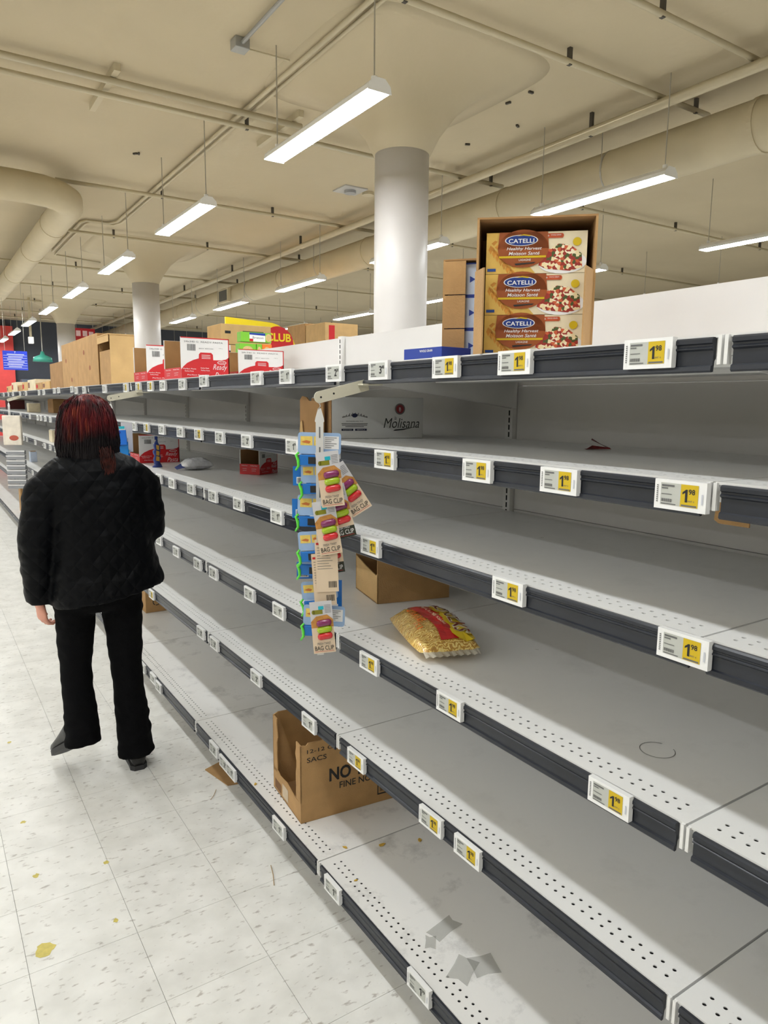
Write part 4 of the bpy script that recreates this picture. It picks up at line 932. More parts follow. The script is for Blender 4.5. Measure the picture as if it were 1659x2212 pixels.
# ------------------------------------------------------------------ hanging strips of bag clips
def ring_pts(c, r, n=14, tilt=0): return [(c[0]+r*math.cos(2*math.pi*i/n)*math.cos(tilt), c[1]+r*math.cos(2*math.pi*i/n)*math.sin(tilt), c[2]+r*math.sin(2*math.pi*i/n)) for i in range(n+1)]
def clip_arm(px0, py0, px1, py1, y, lab, lab2, strip_len, w=.026):
    a = U(px0, py0, y=y); e = U(px1, py1, y=y)      # a: shelf end, e: outer end
    arm = thing('strip_arm', lab, 'bracket', e, 0, group='arms that carry the clip strips')
    d = a-e; L_ = math.hypot(d.x, d.z); an = math.atan2(d.z, d.x); h = .016
    pts = [(L_+.02, -h), (L_+.02, h)]+[(h*math.cos(R(t)), h*math.sin(R(t))) for t in range(90, 271, 20)]
    c_, s_ = math.cos(an), math.sin(an)
    MB().prism([(p*c_-q*s_, p*s_+q*c_) for p, q in pts], -.0015, .0015, 'y').build('arm_blade', M_CREAM, arm)
    top = MB(); top.box(d.x-.015, -.03, d.z-.004, d.x+.05, .03, d.z); top.build('mounting_foot', M_CREAM, arm, loc=(0, 0, .006))
    b = MB(); b.disc(.004, .0, .003, .003, -.0018, 12); b.disc(.045*c_, .045*s_, .003, .003, -.0018, 12); b.build('rivet_hole', M_HOLE, arm); arm.children[-1]['kind'] = 'stuff'
    st = thing('clip_strip', lab2, 'hanging strip', (e.x, e.y, e.z), 0, group='hanging clip strips')
    b = MB(); b.tube(ring_pts((0, 0, -.008), .008), .0012, 6); b.build('wire_ring', mat('bright_wire', (.6, .6, .6), .25, 1.0), st); b = MB(); b.tube([(0, 0, -.016), (.003, 0, -.024), (-.003, 0, -.032)], .0014, 6); b.build('hook', mat('bright_wire', (.6, .6, .6)), st)
    z = -.030
    pt = [(-.004, z), (.004, z), (.011, z-.025), (.013, z-.035), (.0105, z-.038), (.010, z-strip_len), (-.010, z-strip_len), (-.0105, z-.038), (-.013, z-.035), (-.011, z-.025)]
    MB().prism(pt, -.001, .001, 'y').build('strip_body', mat('milky_plastic', (.72, .71, .68), .35, var=.03), st, rz=R(-20))
    b = MB()
    for k in range(int(strip_len/.055)): b.rect(-.0018, z-.05-.055*k-.03, .0018, z-.05-.055*k, -.0014)
    b.build('slit', M_GREYINK, st, rz=R(-20)); st.children[-1]['kind'] = 'stuff'
    return e
FR = math.atan2(-.47, .88)                              # cards face the camera side of the aisle
fn = Vector((math.sin(FR), -math.cos(FR), 0))
e = clip_arm(782, 834, 690, 858, 1.735, 'cream steel arm under the top shelf, carrying the nearest clip strip', 'milky plastic strip hanging with bag clips, nearest the camera', .70)
S0 = Vector(e)
M_BEIGE = mat('card_beige', srgb(222, 200, 172), .5, var=.03); M_GREYC = mat('card_grey', srgb(206, 204, 206), .4, var=.03); M_GOLDC = mat('card_noodle', srgb(190, 132, 62), .5, var=.25, scale=90)
M_PURP = mat('clip_purple', srgb(128, 34, 92), .22, coat=.5); M_GRN = mat('clip_green', srgb(158, 186, 20), .22, coat=.5); M_REDC = mat('clip_red', srgb(206, 36, 44), .22, coat=.5); M_OLIVE = mat('clip_olive', srgb(132, 130, 30), .3)
M_CYAN = mat('card_cyan', srgb(20, 176, 196), .4)
def capsule(b, cx, cz, ln, r, y, tilt=0):
    n = 10; rg = []
    for t in [-1, -.97, -.85, -.6, 0, .6, .85, .97, 1]:
        rr = r*math.sqrt(max(0.02, 1-abs(t)**7)); x = cx+t*ln/2*math.cos(tilt); z = cz+t*ln/2*math.sin(tilt)
        rg.append([(x-math.sin(tilt)*rr*math.sin(2*math.pi*i/n), y-rr*.8*max(-.2, math.cos(2*math.pi*i/n)), z+rr*math.sin(2*math.pi*i/n)*math.cos(tilt)) for i in range(n)])
    b.rings(rg)
def clip_card(px, py, tilt, depth, label, dark=False, back=False, w=.062, h=.150):
    c = UP(px, py, S0+fn*depth, fn)
    q = thing('bag_clip_card', label, 'bag clips', c, FR, group='bag clip cards'); q.rotation_euler = (0, -tilt, FR)
    MB().box(-w/2, 0, -h/2, w/2, .0012, h/2).build('card', M_GREYC if not back else M_BEIGE, q)
    b = MB(); y = -.0004
    mats = [M_BEIGE, M_CYAN, M_OLIVE, M_GOLDC, M_INK, M_RED, mat('card_dark', srgb(40, 44, 30), .5), M_GREYINK, M_WHITE]
    if back:
        b.mi = 7
        for k in range(9): b.rect(-w*.42, h*.34-k*h*.05, w*(.1+.25*((k*7) % 3)/3), h*.348-k*h*.05, y)
        b.mi = 4; barcode(b, w*.05, -h*.42, w*.36, h*.12, y, 12); b.mi = 5; b.rect(-w*.45, h*.40, -w*.2, h*.44, y)
    else:
        b.mi = 0; b.poly([(-w*.5, -h*.5), (w*.5, -h*.5), (w*.5, h*.08), (w*.2, h*.20), (-w*.2, h*.17), (-w*.5, h*.02)], y)
        b.mi = 3; b.poly([(-w*.5, h*.0), (w*.5, h*.0), (w*.5, h*.14), (w*.25, h*.24), (-w*.25, h*.22), (-w*.5, h*.12)], y*2)
        b.mi = 2; b.rect(-w*.36, h*.26, w*.06, h*.34, y*2); b.disc(-w*.36, h*.30, w*.07, h*.04, y*2); b.mi = 1; b.rect(-w*.12, h*.345, w*.12, h*.41, y*3)
        b.mi = 7
        for k in range(6): b.rect(w*.16, h*.42-k*h*.028, w*.44, h*.427-k*h*.028, y*2)
        if dark: b.mi = 6; b.rect(-w*.5, -h*.5, w*.5, -h*.30, y*3)
        b.mi = 8 if dark else 4
        b.text('BAG CLIP', 0, -h*.40, w=w*.86, h=h*.085, y=y*4, bold=.004); b.mi = 8 if dark else 7; b.text('FRESH TWIST', 0, -h*.315, w=w*.60, h=h*.045, y=y*4)
        b.mi = 5; b.rect(-w*.44, -h*.468, w*.42, -h*.462, y*4)
    b.build('card_print', mats, q)
    if not back:
        for k, (mm, cz) in enumerate(((M_PURP, .085), (M_GRN, -.04), (M_REDC, -.17))):
            k_ = MB(); capsule(k_, w*.08, h*cz, w*.68, h*.066, -.002, R(5)); k_.build('clip', mm, q, smooth=True)
    return q
clip_card(752, 1057, R(33), .004, 'beige bag clip card tilted far to the right, behind the top one')
clip_card(733, 1105, R(14), .018, 'bag clip card with a dark bottom band, second from the top', dark=True)
clip_card(713, 1035, R(7), .050, 'topmost beige bag clip card with purple, green and red clips')
clip_card(707, 1140, R(9), .034, 'beige bag clip card hanging in the middle of the strip')
clip_card(714, 1182, R(8), .004, 'lower bag clip card with a dark bottom band', dark=True)
clip_card(706, 1222, R(2), .0205, 'bag clip card turned to its barcode side, the upper one', back=True)
clip_card(700, 1252, R(4), .0155, 'bag clip card turned to its barcode side, the lower one', back=True)
clip_card(697, 1355, R(5), .034, 'lowest beige bag clip card on the strip')
M_SKYC = mat('card_sky', srgb(150, 178, 214), .35, var=.04); M_BLUEC = mat('card_blue', srgb(24, 110, 190), .35, var=.05); M_NEON = mat('clip_neon', srgb(90, 214, 60), .25, coat=.4); M_PIC = mat('card_yellow', srgb(226, 196, 96), .45, var=.1, scale=120)
def blue_card(px, py, depth, label, turn=0, wide=True, flip=False):
    c = UP(px, py, S0+fn*depth, fn)
    q = thing('magnet_clip_card', label, 'bag clips', c, 0, group='blue magnet clip cards'); q.rotation_euler = (0, R(turn), FR+R(6 if flip else -8))
    w, h = (.120, .060) if wide else (.105, .055)
    b = MB(); pts = []
    for sx, sz in ((-1, -1), (1, -1), (1, 1), (-1, 1)):
        a0 = {(-1, -1): 180, (1, -1): 270, (1, 1): 0, (-1, 1): 90}[(sx, sz)]
        for t in (0, 30, 60, 90): pts.append((sx*(w/2-.008)+.008*math.cos(R(a0+t)), sz*(h/2-.008)+.008*math.sin(R(a0+t))))
    b.prism(pts, 0, .0012, 'y'); b.build('card', M_SKYC, q)
    b = MB(); y = -.0004; b.rect(-w*.44, -h*.10, -w*.16, h*.32, y); b.rect(-w*.13, -h*.10, w*.05, h*.32, y); b.mi = 1
    b.poly([(-w*.42, h*.06), (-w*.30, h*.14), (-w*.20, h*.08), (-w*.24, -h*.02), (-w*.36, h*.02)], y*2); b.disc(-w*.04, h*.10, w*.05, h*.08, y*2, 14)
    b.mi = 2; b.rect(w*.10, -h*.25, w*.45, h*.34, y); b.mi = 3
    for k in range(6): b.rect(w*.13, h*(.26-.09*k), w*(.40-.06*(k % 3)), h*(.285-.09*k), y*2)
    b.build('card_print', [M_PIC, mat('hand_print', srgb(196, 110, 50), .5), M_WHITE, M_GREYINK], q)
    MB().box(-w*.46, -.004, -h*.5-.032, -.002, .004, -h*.5-.002).build('clip_body', M_BLUEC, q, bevel=.002)
    MB().box(-w*.25, -.0055, -h*.5-.027, -w*.06, -.004, -h*.5-.008).build('magnet', M_INK, q)
    b = MB(); x = -w*.46-.006; b.tube([(x-.004, -.002, -h*.5-.046), (x+.004, -.004, -h*.5-.034), (x+.003, -.005, -h*.5-.018), (x-.003, -.003, -h*.5-.004), (x+.004, -.002, -h*.5+.004)], [.003, .004, .0045, .004, .003], 8); b.build('lever', M_NEON, q, smooth=True)
BW = ['topmost', 'second', 'third', 'fourth', 'fifth', 'sixth', 'lowest']
for k, (px, py, t) in enumerate([(690, 958, 1), (690, 1022, -1), (688, 1092, 1), (684, 1168, -4), (692, 1198, 2), (690, 1275, -5), (700, 1330, 2)]):
    blue_card(px, py, -.020-.014*(k % 3), '%s pale blue magnet clip card on the nearest strip' % BW[k], t, k % 2 == 0)
# darker backs that stick out on both sides
for k, (px, py, ww, hh_, lab) in enumerate([(652, 1028, .05, .055, 'blue card back with barcode left of the second magnet clip'), (650, 1098, .05, .055, 'blue card back with barcode left of the third magnet clip'), (658, 1232, .045, .05, 'blue card back with barcode left of the sixth magnet clip'),
                                            (672, 1352, .04, .055, 'blue card back at the bottom left of the strip'), (722, 1300, .045, .13, 'long blue card back at the bottom right of the strip')]):
    c = UP(px, py, S0+fn*-.064, fn); q = thing('magnet_clip_card', lab, 'bag clips', c, FR, group='blue magnet clip cards')
    MB().box(-ww/2, 0, -hh_/2, ww/2, .0012, hh_/2).build('card', M_BLUEC, q)
    b = MB(); b.rect(-ww*.3, -hh_*.4, ww*.25, -hh_*.05, -.0004); b.mi = 1; barcode(b, -ww*.25, -hh_*.36, ww*.45, hh_*.26, -.0008, 9); b.build('card_print', [M_WHITE, M_INK], q)
# second strip, beside the person's head, and third strip far away
e2 = clip_arm(300, 849, 238, 860, 4.02, 'cream steel arm under the top shelf beside the red hair', 'white strip of blue packets beside the red hair', .36)
S2 = Vector(e2)
for k in range(4):
    q = thing('sponge_packet', '%s blue packet on the strip beside the red hair' % ('topmost', 'second', 'third', 'lowest')[k], 'packet', (S2.x+.025+.010*k, S2.y+.012*k-.02, S2.z-.20-.062*k), FR, group='blue packets'); q.rotation_euler = (0, R(-3+3*k), FR)
    MB().box(-.045, 0, -.05, .045, .006, .05).build('packet_body', mat('packet_blue%d' % (k % 2), srgb(30, 110+20*(k % 2), 210), .3, var=.08), q, bevel=.002)
    b = MB(); b.rect(-.045, .03, .045, .05, -.0005); b.mi = 1; b.disc(-.01, .018, .028, .012, -.0008); b.mi = 2; b.rect(.01, .036, .04, .05, -.001); b.build('packet_print', [M_GREYC, M_BLUE, M_CYAN], q)
q = thing('grey_card', 'pale grey card behind the blue packets beside the red hair', 'card', (S2.x+.085, S2.y+.03, S2.z-.19), FR); MB().box(-.03, 0, -.10, .03, .002, .06).build('card', M_GREYC, q)
e3 = clip_arm(40, 858, 18, 864, 9.0, 'small cream arm at the far left above the pale stack', 'far white strip at the left picture edge', .20)
S3 = Vector(e3)
q = thing('hanging_bag', 'cream patterned packet hanging from the far left strip', 'packet', (S3.x+.01, S3.y-.02, S3.z-.30), FR)
MB().box(-.10, 0, -.20, .10, .05, .13).build('packet_body', mat('packet_cream', srgb(232, 222, 206), .5, var=.12, scale=12), q, bevel=.01)
b = MB(); b.disc(.02, -.12, .05, .03, -.001); b.build('packet_print', mat('packet_rust', srgb(190, 90, 70), .5), q)
for k in range(8):
    q = thing('jar_lid_pack', '%s pale flat pack below the cream packet at far left' % ORD[k], 'packet', (S3.x+.03, S3.y-.01, S3.z-.585-.055*k), FR, group='pale flat packs')
    MB().box(-.10, 0, -.024, .10, .05, .024).build('pack_body', mat('pack_grey', srgb(150, 152, 156), .4), q, bevel=.004); MB().box(-.102, -.004, .010, .102, .0, .022).build('pack_edge', M_WHITE, q)
# goods on the far bays
for k, (px, py, zi, xx, dims, m_, lab) in enumerate([(60, 888, 1, .12, (.16, .14, .11), M_CREAMP, 'round-shouldered cream tub on the far second shelf'), (108, 946, 2, .05, (.18, .16, .12), M_CREAMP, 'pale carton on the far third shelf near the red hair'),
      (112, 880, 1, .30, (.4, .2, .16), M_CARDIN, 'dark carton row at the back of the far second shelf'), (15, 876, 1, .25, (.45, .25, .15), mat('dark_red_pack', srgb(90, 30, 30), .5), 'dark red packs at the back of the far second shelf'),
      (45, 1092, 5, .02, (.20, .26, .355), M_CARD, 'upright brown carton on the far bottom shelf beside the sleeve'), (62, 955, 3, .10, (.10, .08, .13), M_PALEBLUE, 'small pale blue bottle carton on the far shelf')]):
    zz = ZS2[zi]+.0008; p = U(px, py, x=xx)
    jb_ = math.floor((p.y-Y0)/LB); lo_ = Y0+jb_*LB+dims[0]/2+.05; p.y = min(max(p.y, lo_), Y0+(jb_+1)*LB-dims[0]/2-.05)
    q = thing('far_goods', lab, 'food box', (xx, p.y, zz), 0)
    MB().box(0, -dims[0]/2, 0, dims[1], dims[0]/2, dims[2]).build('pack_body', m_, q, bevel=.006)
    MB().box(.01, -dims[0]/2+.01, dims[2], dims[1]-.01, dims[0]/2-.01, dims[2]+.006).build('pack_top', M_WHITE if k < 2 else M_CARD, q)

# ------------------------------------------------------------------ far end of the store
yb = 21.9
a = U(-60, 690, y=yb); e = U(36, 862, y=yb)
o = MB().box(a.x, 0, 0, e.x, .06, 3.6).build('red_partition', mat('partition_red', srgb(214, 70, 66), .6, var=.06), loc=(0, yb-.1, 0)); tag(o, 'red painted partition at the far left end of the store', 'partition')
a = U(5, 757, y=14.0); e = U(61, 800, y=14.0)
bs = thing('aisle_sign', 'blue hanging aisle sign with rows of white text', 'sign', ((a.x+e.x)/2, 14.0, e.z), 0); w = e.x-a.x; h = a.z-e.z
MB().box(-w/2, 0, 0, w/2, .02, h).build('sign_board', mat('sign_blue', srgb(24, 56, 190), .4, var=.04), bs)
b = MB()
for k in range(6): b.rect(-w*.48, h*(.10+.13*k), w*.48, h*(.115+.13*k), -.001); b.text('aisle goods'[:6+k % 5], 0, h*(.165+.13*k)-.018, w=w*(.4+.08*(k % 3)), h=h*.05, y=-.0012) if False else b.rect(-w*(.28+.05*(k % 2)), h*(.155+.13*k), w*(.25+.06*(k % 3)), h*(.185+.13*k), -.001)
b.text('7', 0, h*.93, h=h*.10, y=-.0012); b.build('sign_print', mat('sign_white', (.75, .78, .9), .5), bs)
for s in (-1, 1): MB().tube([(s*w*.4, .01, h), (s*w*.4, .01, (3.362 if s < 0 else ZC)-e.z)], .003, 5).build('hanging_wire', M_WIRE, bs)
a = U(160, 708, y=19.5); e = U(206, 737, y=19.5)
rs = thing('red_banner', 'red store banner with white letters behind the brown cartons', 'sign', ((a.x+e.x)/2, 19.5, e.z), 0); w = e.x-a.x; h = a.z-e.z
MB().box(-w/2, 0, 0, w/2, .03, h).build('sign_board', mat('banner_red', srgb(178, 24, 34), .5), rs)
b = MB(); b.rect(-w*.42, h*.35, -w*.20, h*.8, -.001); b.rect(-w*.1, h*.35, w*.12, h*.8, -.001); b.rect(w*.2, h*.4, w*.42, h*.75, -.001); b.build('sign_print', mat('banner_pink', srgb(236, 200, 200), .5), rs); rs.children[-1]['kind'] = 'stuff'
for s in (-1, 1): MB().tube([(s*w*.4, .01, h), (s*w*.4, .01, ZC-e.z)], .004, 5).build('hanging_wire', M_WIRE, rs)
p = U(92, 772, y=19.0); pl = thing('pendant_lamp', 'green shaded pendant lamp before the dark far wall', 'lamp', (p.x, 19.0, p.z), 0)
b = MB(); n = 20; b.rings([[(r*math.cos(2*math.pi*i/n), r*math.sin(2*math.pi*i/n), z) for i in range(n)] for r, z in ((.22, -.10), (.20, .0), (.06, .06), (.03, .14))]); b.build('shade', mat('shade_green', srgb(60, 150, 130), .4), pl, smooth=True)
MB().tube([(0, 0, .14), (0, 0, ZC-p.z)], .012, 6).build('stem', M_WIRE, pl)
p = U(67, 735, y=17.0); q = thing('ceiling_camera', 'small white ceiling camera on a stem at far left', 'camera', (p.x, 17.0, p.z), 0)
MB().box(-.05, -.06, -.07, .05, .06, .07).build('camera_head', M_WHITEPL, q, bevel=.01); MB().tube([(0, 0, .07), (0, 0, ZC-p.z)], .025, 8).build('stem', M_PIPE, q)
for k, (px0, px1, zt_) in enumerate([(40, 75, 2.2), (76, 108, 2.0)]):
    a = U(px0, 800, y=yb); e = U(px1, 800, y=yb)
    q = thing('far_shelf_unit', ('tall grey cabinet against the dark far wall, left one', 'tall grey cabinet against the dark far wall, right one')[k], 'cabinet', (a.x, yb-.5, 0), 0)
    MB().box(.01, 0, 0, e.x-a.x-.01, .45, zt_).build('cabinet_body', mat('cabinet_grey', srgb(96, 104, 116), .5, var=.06), q, bevel=.01)
    for s in (0, 1): MB().box(.03+s*(e.x-a.x-.06)/2, -.012, .1, (e.x-a.x-.06)/2*(1+s)+.02, 0, zt_-.06).build('cabinet_door', mat('cabinet_door_grey', srgb(106, 114, 126), .5), q)

# ------------------------------------------------------------------ the person walking away
YP = 3.15
def Q(px, py, dy=0.0):
    p = U(px, py, y=YP); return Vector((p.x, YP+dy, p.z))
def ell(c, rx, ry, n=24, p=2.0):
    out = []
    for i in range(n):
        t = 2*math.pi*i/n; ct, st = math.cos(t), math.sin(t)
        out.append((c[0]+rx*math.copysign(abs(ct)**(2/p), ct), c[1]+ry*math.copysign(abs(st)**(2/p), st), c[2]))
    return out
def remesh(o, vox, smooth=4):
    m = o.modifiers.new('r', 'REMESH'); m.mode = 'VOXEL'; m.voxel_size = vox; m.use_smooth_shade = True
    if smooth: k = o.modifiers.new('s', 'SMOOTH'); k.iterations = smooth; k.factor = .5
    dg = bpy.context.evaluated_depsgraph_get(); me = bpy.data.meshes.new_from_object(o.evaluated_get(dg))
    o.modifiers.clear(); old = o.data; nm = old.name; o.data = me; bpy.data.meshes.remove(old); me.name = nm
    me.polygons.foreach_set('use_smooth', [True]*len(me.polygons))
    return o
def wrinkle(o, fn_):
    me = o.data; me.update(); ns = [v.normal.copy() for v in me.vertices]
    for v, n in zip(me.vertices, ns): v.co += n*fn_(v.co)
    me.update()
person = thing('person', 'person walking away, long red and black hair, black quilted jacket and trousers', 'person', (-.45, YP, 0))
def pbuild(b, name, m):
    for i, v in enumerate(b.v): b.v[i] = (v[0]+.45, v[1]-YP, v[2])
    return b.build(name, m, person, smooth=True)
SKIN = mat('skin', srgb(214, 150, 128), .5, var=.06, scale=30)
sh_l, el_l, wr_l = Vector((-.645, YP, 1.345)), Vector((-.700, YP-.01, 1.07)), Vector((-.695, YP+.05, .825))
sh_r, el_r, wr_r = Vector((-.275, YP, 1.345)), Vector((-.245, YP+.0, 1.09)), Vector((-.33, YP+.23, 1.05))
hip_l, kn_l, an_l = Vector((-.562, YP+.02, .82)), Vector((-.566, YP+.07, .49)), Vector((-.566, YP+.0, .215))
hip_r, kn_r, an_r = Vector((-.374, YP+.01, .82)), Vector((-.364, YP+.03, .47)), Vector((-.347, YP-.01, .09))
# body (skin) : one continuous surface
b = MB()
hc = Vector((-.478, YP+.035, 1.545))
b.rings([ell((hc.x, hc.y+dy, hc.z+z), rx, ry) for z, rx, ry, dy in ((-.135, .022, .030, .045), (-.12, .045, .055, .03), (-.09, .058, .075, .015), (-.05, .068, .090, .005), (0, .075, .098, 0), (.05, .074, .096, 0), (.085, .060, .078, 0), (.108, .035, .045, 0), (.116, .012, .015, 0))])
b.tube([hc+Vector((0, .085, -.005)), hc+Vector((0, .112, -.035)), hc+Vector((0, .098, -.045))], [.009, .013, .010], 10)          # nose
for s in (-1, 1): b.tube([hc+Vector((s*.070, -.005, .02)), hc+Vector((s*.082, -.010, .0)), hc+Vector((s*.072, .0, -.035))], [.012, .016, .008], 8)   # ears
b.tube([hc+Vector((-.025, .088, -.075)), hc+Vector((0, .094, -.073)), hc+Vector((.025, .088, -.075))], .007, 8)                  # mouth
b.tube([hc+Vector((0, 0, -.09)), Vector((-.47, YP+.01, 1.36))], [.050, .058], 16)
b.rings([ell((-.465, YP+.01, z), rx, ry) for z, rx, ry in ((1.40, .06, .05), (1.375, .10, .06), (1.34, .14, .08), (1.25, .165, .10), (1.10, .150, .10), (.95, .160, .105), (.82, .155, .10), (.78, .10, .08))])
for a_, m_, z_ in ((sh_l+Vector((.04, 0, -.045)), el_l, wr_l), (sh_r+Vector((-.04, 0, -.045)), el_r, wr_r)): b.tube([a_, a_.lerp(m_, .5), m_, m_.lerp(z_, .5), z_], [.040, .042, .038, .034, .026], 14)
for h_, k_, a_ in ((hip_l, kn_l, an_l), (hip_r, kn_r, an_r)): b.tube([h_, h_.lerp(k_, .5), k_, k_.lerp(a_, .4), a_], [.080, .070, .052, .052, .036], 16)
def hand(b, w, d, up, side, curl):
    """palm from the wrist along d; side = thumb direction; fingers curl towards -up"""
    d, up, side = d.normalized(), up.normalized(), side.normalized()
    pal = w+d*.045
    rg = []
    for t, ws, th in ((0, .021, .016), (.02, .028, .015), (.05, .037, .014), (.078, .038, .013), (.088, .034, .011)):
        c = w+d*t; rg.append([tuple(c+side*ws*math.cos(2*math.pi*i/16)+up*th*math.sin(2*math.pi*i/16)) for i in range(16)])
    b.rings(rg)
    for k, (o_, ln) in enumerate(((.028, .070), (.0095, .078), (-.0095, .072), (-.028, .056))):
        p = w+d*.078+side*o_; pts = [w+d*.062+side*o_, p]; ang = 0; dd = d.copy(); seg = (.45, .32, .25)
        for q_ in range(3):
            ang += curl*(.6 if q_ == 0 else 1.0); v = d*math.cos(ang)-up*math.sin(ang); p = p+v*ln*seg[q_]; pts.append(p)
        b.tube(pts, [.009, .0088, .008, .0074, .006], 10)
    t0 = w+d*.022+side*.026
    b.tube([w+d*.012+side*.016, t0, t0+d*.026+side*.020-up*.010, t0+d*.050+side*.018-up*.026, t0+d*.064+side*.004-up*.036], [.013, .0125, .0105, .0092, .007], 10)
hand(b, wr_l+Vector((.002, .008, -.02)), Vector((.10, .12, -1)), Vector((-1, -.35, -.12)), Vector((-.25, 1, .0)) if False else Vector((.35, -1, -.05))*-1, .75)
hand(b, wr_r, Vector((-.5, 1, -.1)), Vector((.6, .3, .8)), Vector((-.4, -.2, .6)), .7)
body = pbuild(b, 'body', SKIN); remesh(body, .0045, 2)
for s in (-1, 1):
    e_ = MB(); n = 12; c = hc+Vector((s*.030, .086, .008))
    e_.rings([[(c.x+.011*math.sin(math.pi*j/8)*math.cos(2*math.pi*i/n), c.y+.011*math.sin(math.pi*j/8)*math.sin(2*math.pi*i/n), c.z+.011*math.cos(math.pi*j/8)) for i in range(n)] for j in range(1, 8)]); pbuild(e_, 'eye', mat('eye_white', (.7, .7, .7), .2))
# trousers
M_TROU = mat('black_trousers', (0.0022, 0.0022, 0.0028), .9, var=.2, scale=30, bump=.25, bscale=300, spec=.12)
b = MB()
b.rings([ell((-.468, YP+.01, z), rx, ry, p=2.4) for z, rx, ry in ((.98, .17, .12), (.92, .178, .125), (.86, .182, .13), (.815, .176, .125), (.78, .15, .11), (.755, .10, .085), (.742, .06, .05))])
def leg(b, h, k, a, rs, hem):
    pts = [h, h.lerp(k, .35), h.lerp(k, .75), k, k.lerp(a, .3), k.lerp(a, .6), k.lerp(a, .88), a+(a-k).normalized()*hem]
    b.tube(pts, rs, 24)
leg(b, hip_l, kn_l, an_l, [.090, .082, .071, .064, .064, .067, .072, .075], .055)
leg(b, hip_r, kn_r, an_r, [.091, .083, .073, .068, .068, .071, .077, .081], .03)
tr = pbuild(b, 'trousers', M_TROU); remesh(tr, .009, 5)
wrinkle(tr, lambda c: .005*mnoise.noise(Vector((c.x*9, c.y*9, c.z*16)))+.004*mnoise.noise(Vector((c.x*22, c.y*22, c.z*30+3)))*(1.6 if c.z < .3 or c.z > .7 else .7))
# jacket
def quilted():
    m = bpy.data.materials.new('quilted_black_nylon'); m.use_nodes = True; nt = m.node_tree; N = nt.nodes; L = nt.links; p = N['Principled BSDF']
    p.inputs['Base Color'].default_value = (.0014, .0017, .0026, 1); p.inputs['Roughness'].default_value = .5; p.inputs['Specular IOR Level'].default_value = .11
    tc = N.new('ShaderNodeTexCoord'); hs = []
    for sg in (1, -1):
        mp = N.new('ShaderNodeMapping'); mp.inputs['Rotation'].default_value = (0, sg*R(40), 0); L.new(tc.outputs['Object'], mp.inputs['Vector'])
        w_ = N.new('ShaderNodeTexWave'); w_.inputs['Scale'].default_value = 6.5; w_.wave_profile = 'SIN'; w_.bands_direction = 'X'; w_.inputs['Distortion'].default_value = .6; L.new(mp.outputs['Vector'], w_.inputs['Vector']); hs.append(w_)
    mn = N.new('ShaderNodeMath'); mn.operation = 'MINIMUM'; L.new(hs[0].outputs['Fac'], mn.inputs[0]); L.new(hs[1].outputs['Fac'], mn.inputs[1])
    pw = N.new('ShaderNodeMath'); pw.operation = 'POWER'; pw.inputs[1].default_value = .4; L.new(mn.outputs[0], pw.inputs[0])
    n2 = N.new('ShaderNodeTexNoise'); n2.inputs['Scale'].default_value = 28; n2.inputs['Detail'].default_value = 5; L.new(tc.outputs['Object'], n2.inputs['Vector'])
    ad = N.new('ShaderNodeMath'); ad.operation = 'ADD'; L.new(pw.outputs[0], ad.inputs[0]); L.new(n2.outputs['Fac'], ad.inputs[1])
    bp = N.new('ShaderNodeBump'); bp.inputs['Strength'].default_value = .28; bp.inputs['Distance'].default_value = .010; L.new(ad.outputs[0], bp.inputs['Height']); L.new(bp.outputs['Normal'], p.inputs['Normal'])
    return m
b = MB()
hl = Q(112, 1282); hr_ = Q(355, 1252)
def jr(z, x0, x1, ry, dy=0, dz=0):
    """ring of the jacket trunk; dz tilts it: left side lower"""
    r_ = ell(((x0+x1)/2, YP+.01+dy, z), (x1-x0)/2, ry, 32, 2.5); return [(p[0], p[1], p[2]+dz*(p[0]-(x0+x1)/2)/(x1-x0)) for p in r_]
b.rings([jr(.822, -.655, -.196, .165, -.01, .07), jr(.85, -.655, -.200, .165, -.01, .07), jr(.93, -.650, -.215, .155, 0, .04), jr(1.03, -.648, -.232, .145), jr(1.13, -.650, -.245, .140), jr(1.22, -.658, -.255, .138), jr(1.30, -.664, -.258, .130),
         jr(1.36, -.655, -.265, .118), jr(1.395, -.620, -.305, .102), jr(1.435, -.55, -.39, .080), jr(1.465, -.53, -.415, .070)])
sl = [sh_l+Vector((.045, 0, -.02)), sh_l.lerp(el_l, .25), sh_l.lerp(el_l, .7), el_l, el_l.lerp(wr_l, .35), el_l.lerp(wr_l, .75), wr_l+Vector((0, .004, -.015))]
b.tube(sl, [.068, .077, .074, .070, .066, .060, .055], 20)
sr = [sh_r+Vector((-.045, 0, -.02)), sh_r.lerp(el_r, .25), sh_r.lerp(el_r, .7), el_r, el_r.lerp(wr_r, .4), wr_r]
b.tube(sr, [.068, .077, .075, .074, .066, .058], 20)
jk = pbuild(b, 'jacket', quilted()); remesh(jk, .009, 4)
wrinkle(jk, lambda c: .0055*mnoise.noise(Vector((c.x*10, c.y*10, c.z*18)))+.004*mnoise.noise(Vector((c.x*26, c.y*26, c.z*34+7)))+.003*math.sin(c.z*62+c.x*9)*mnoise.noise(Vector((c.x*6, c.y*6, c.z*5))))
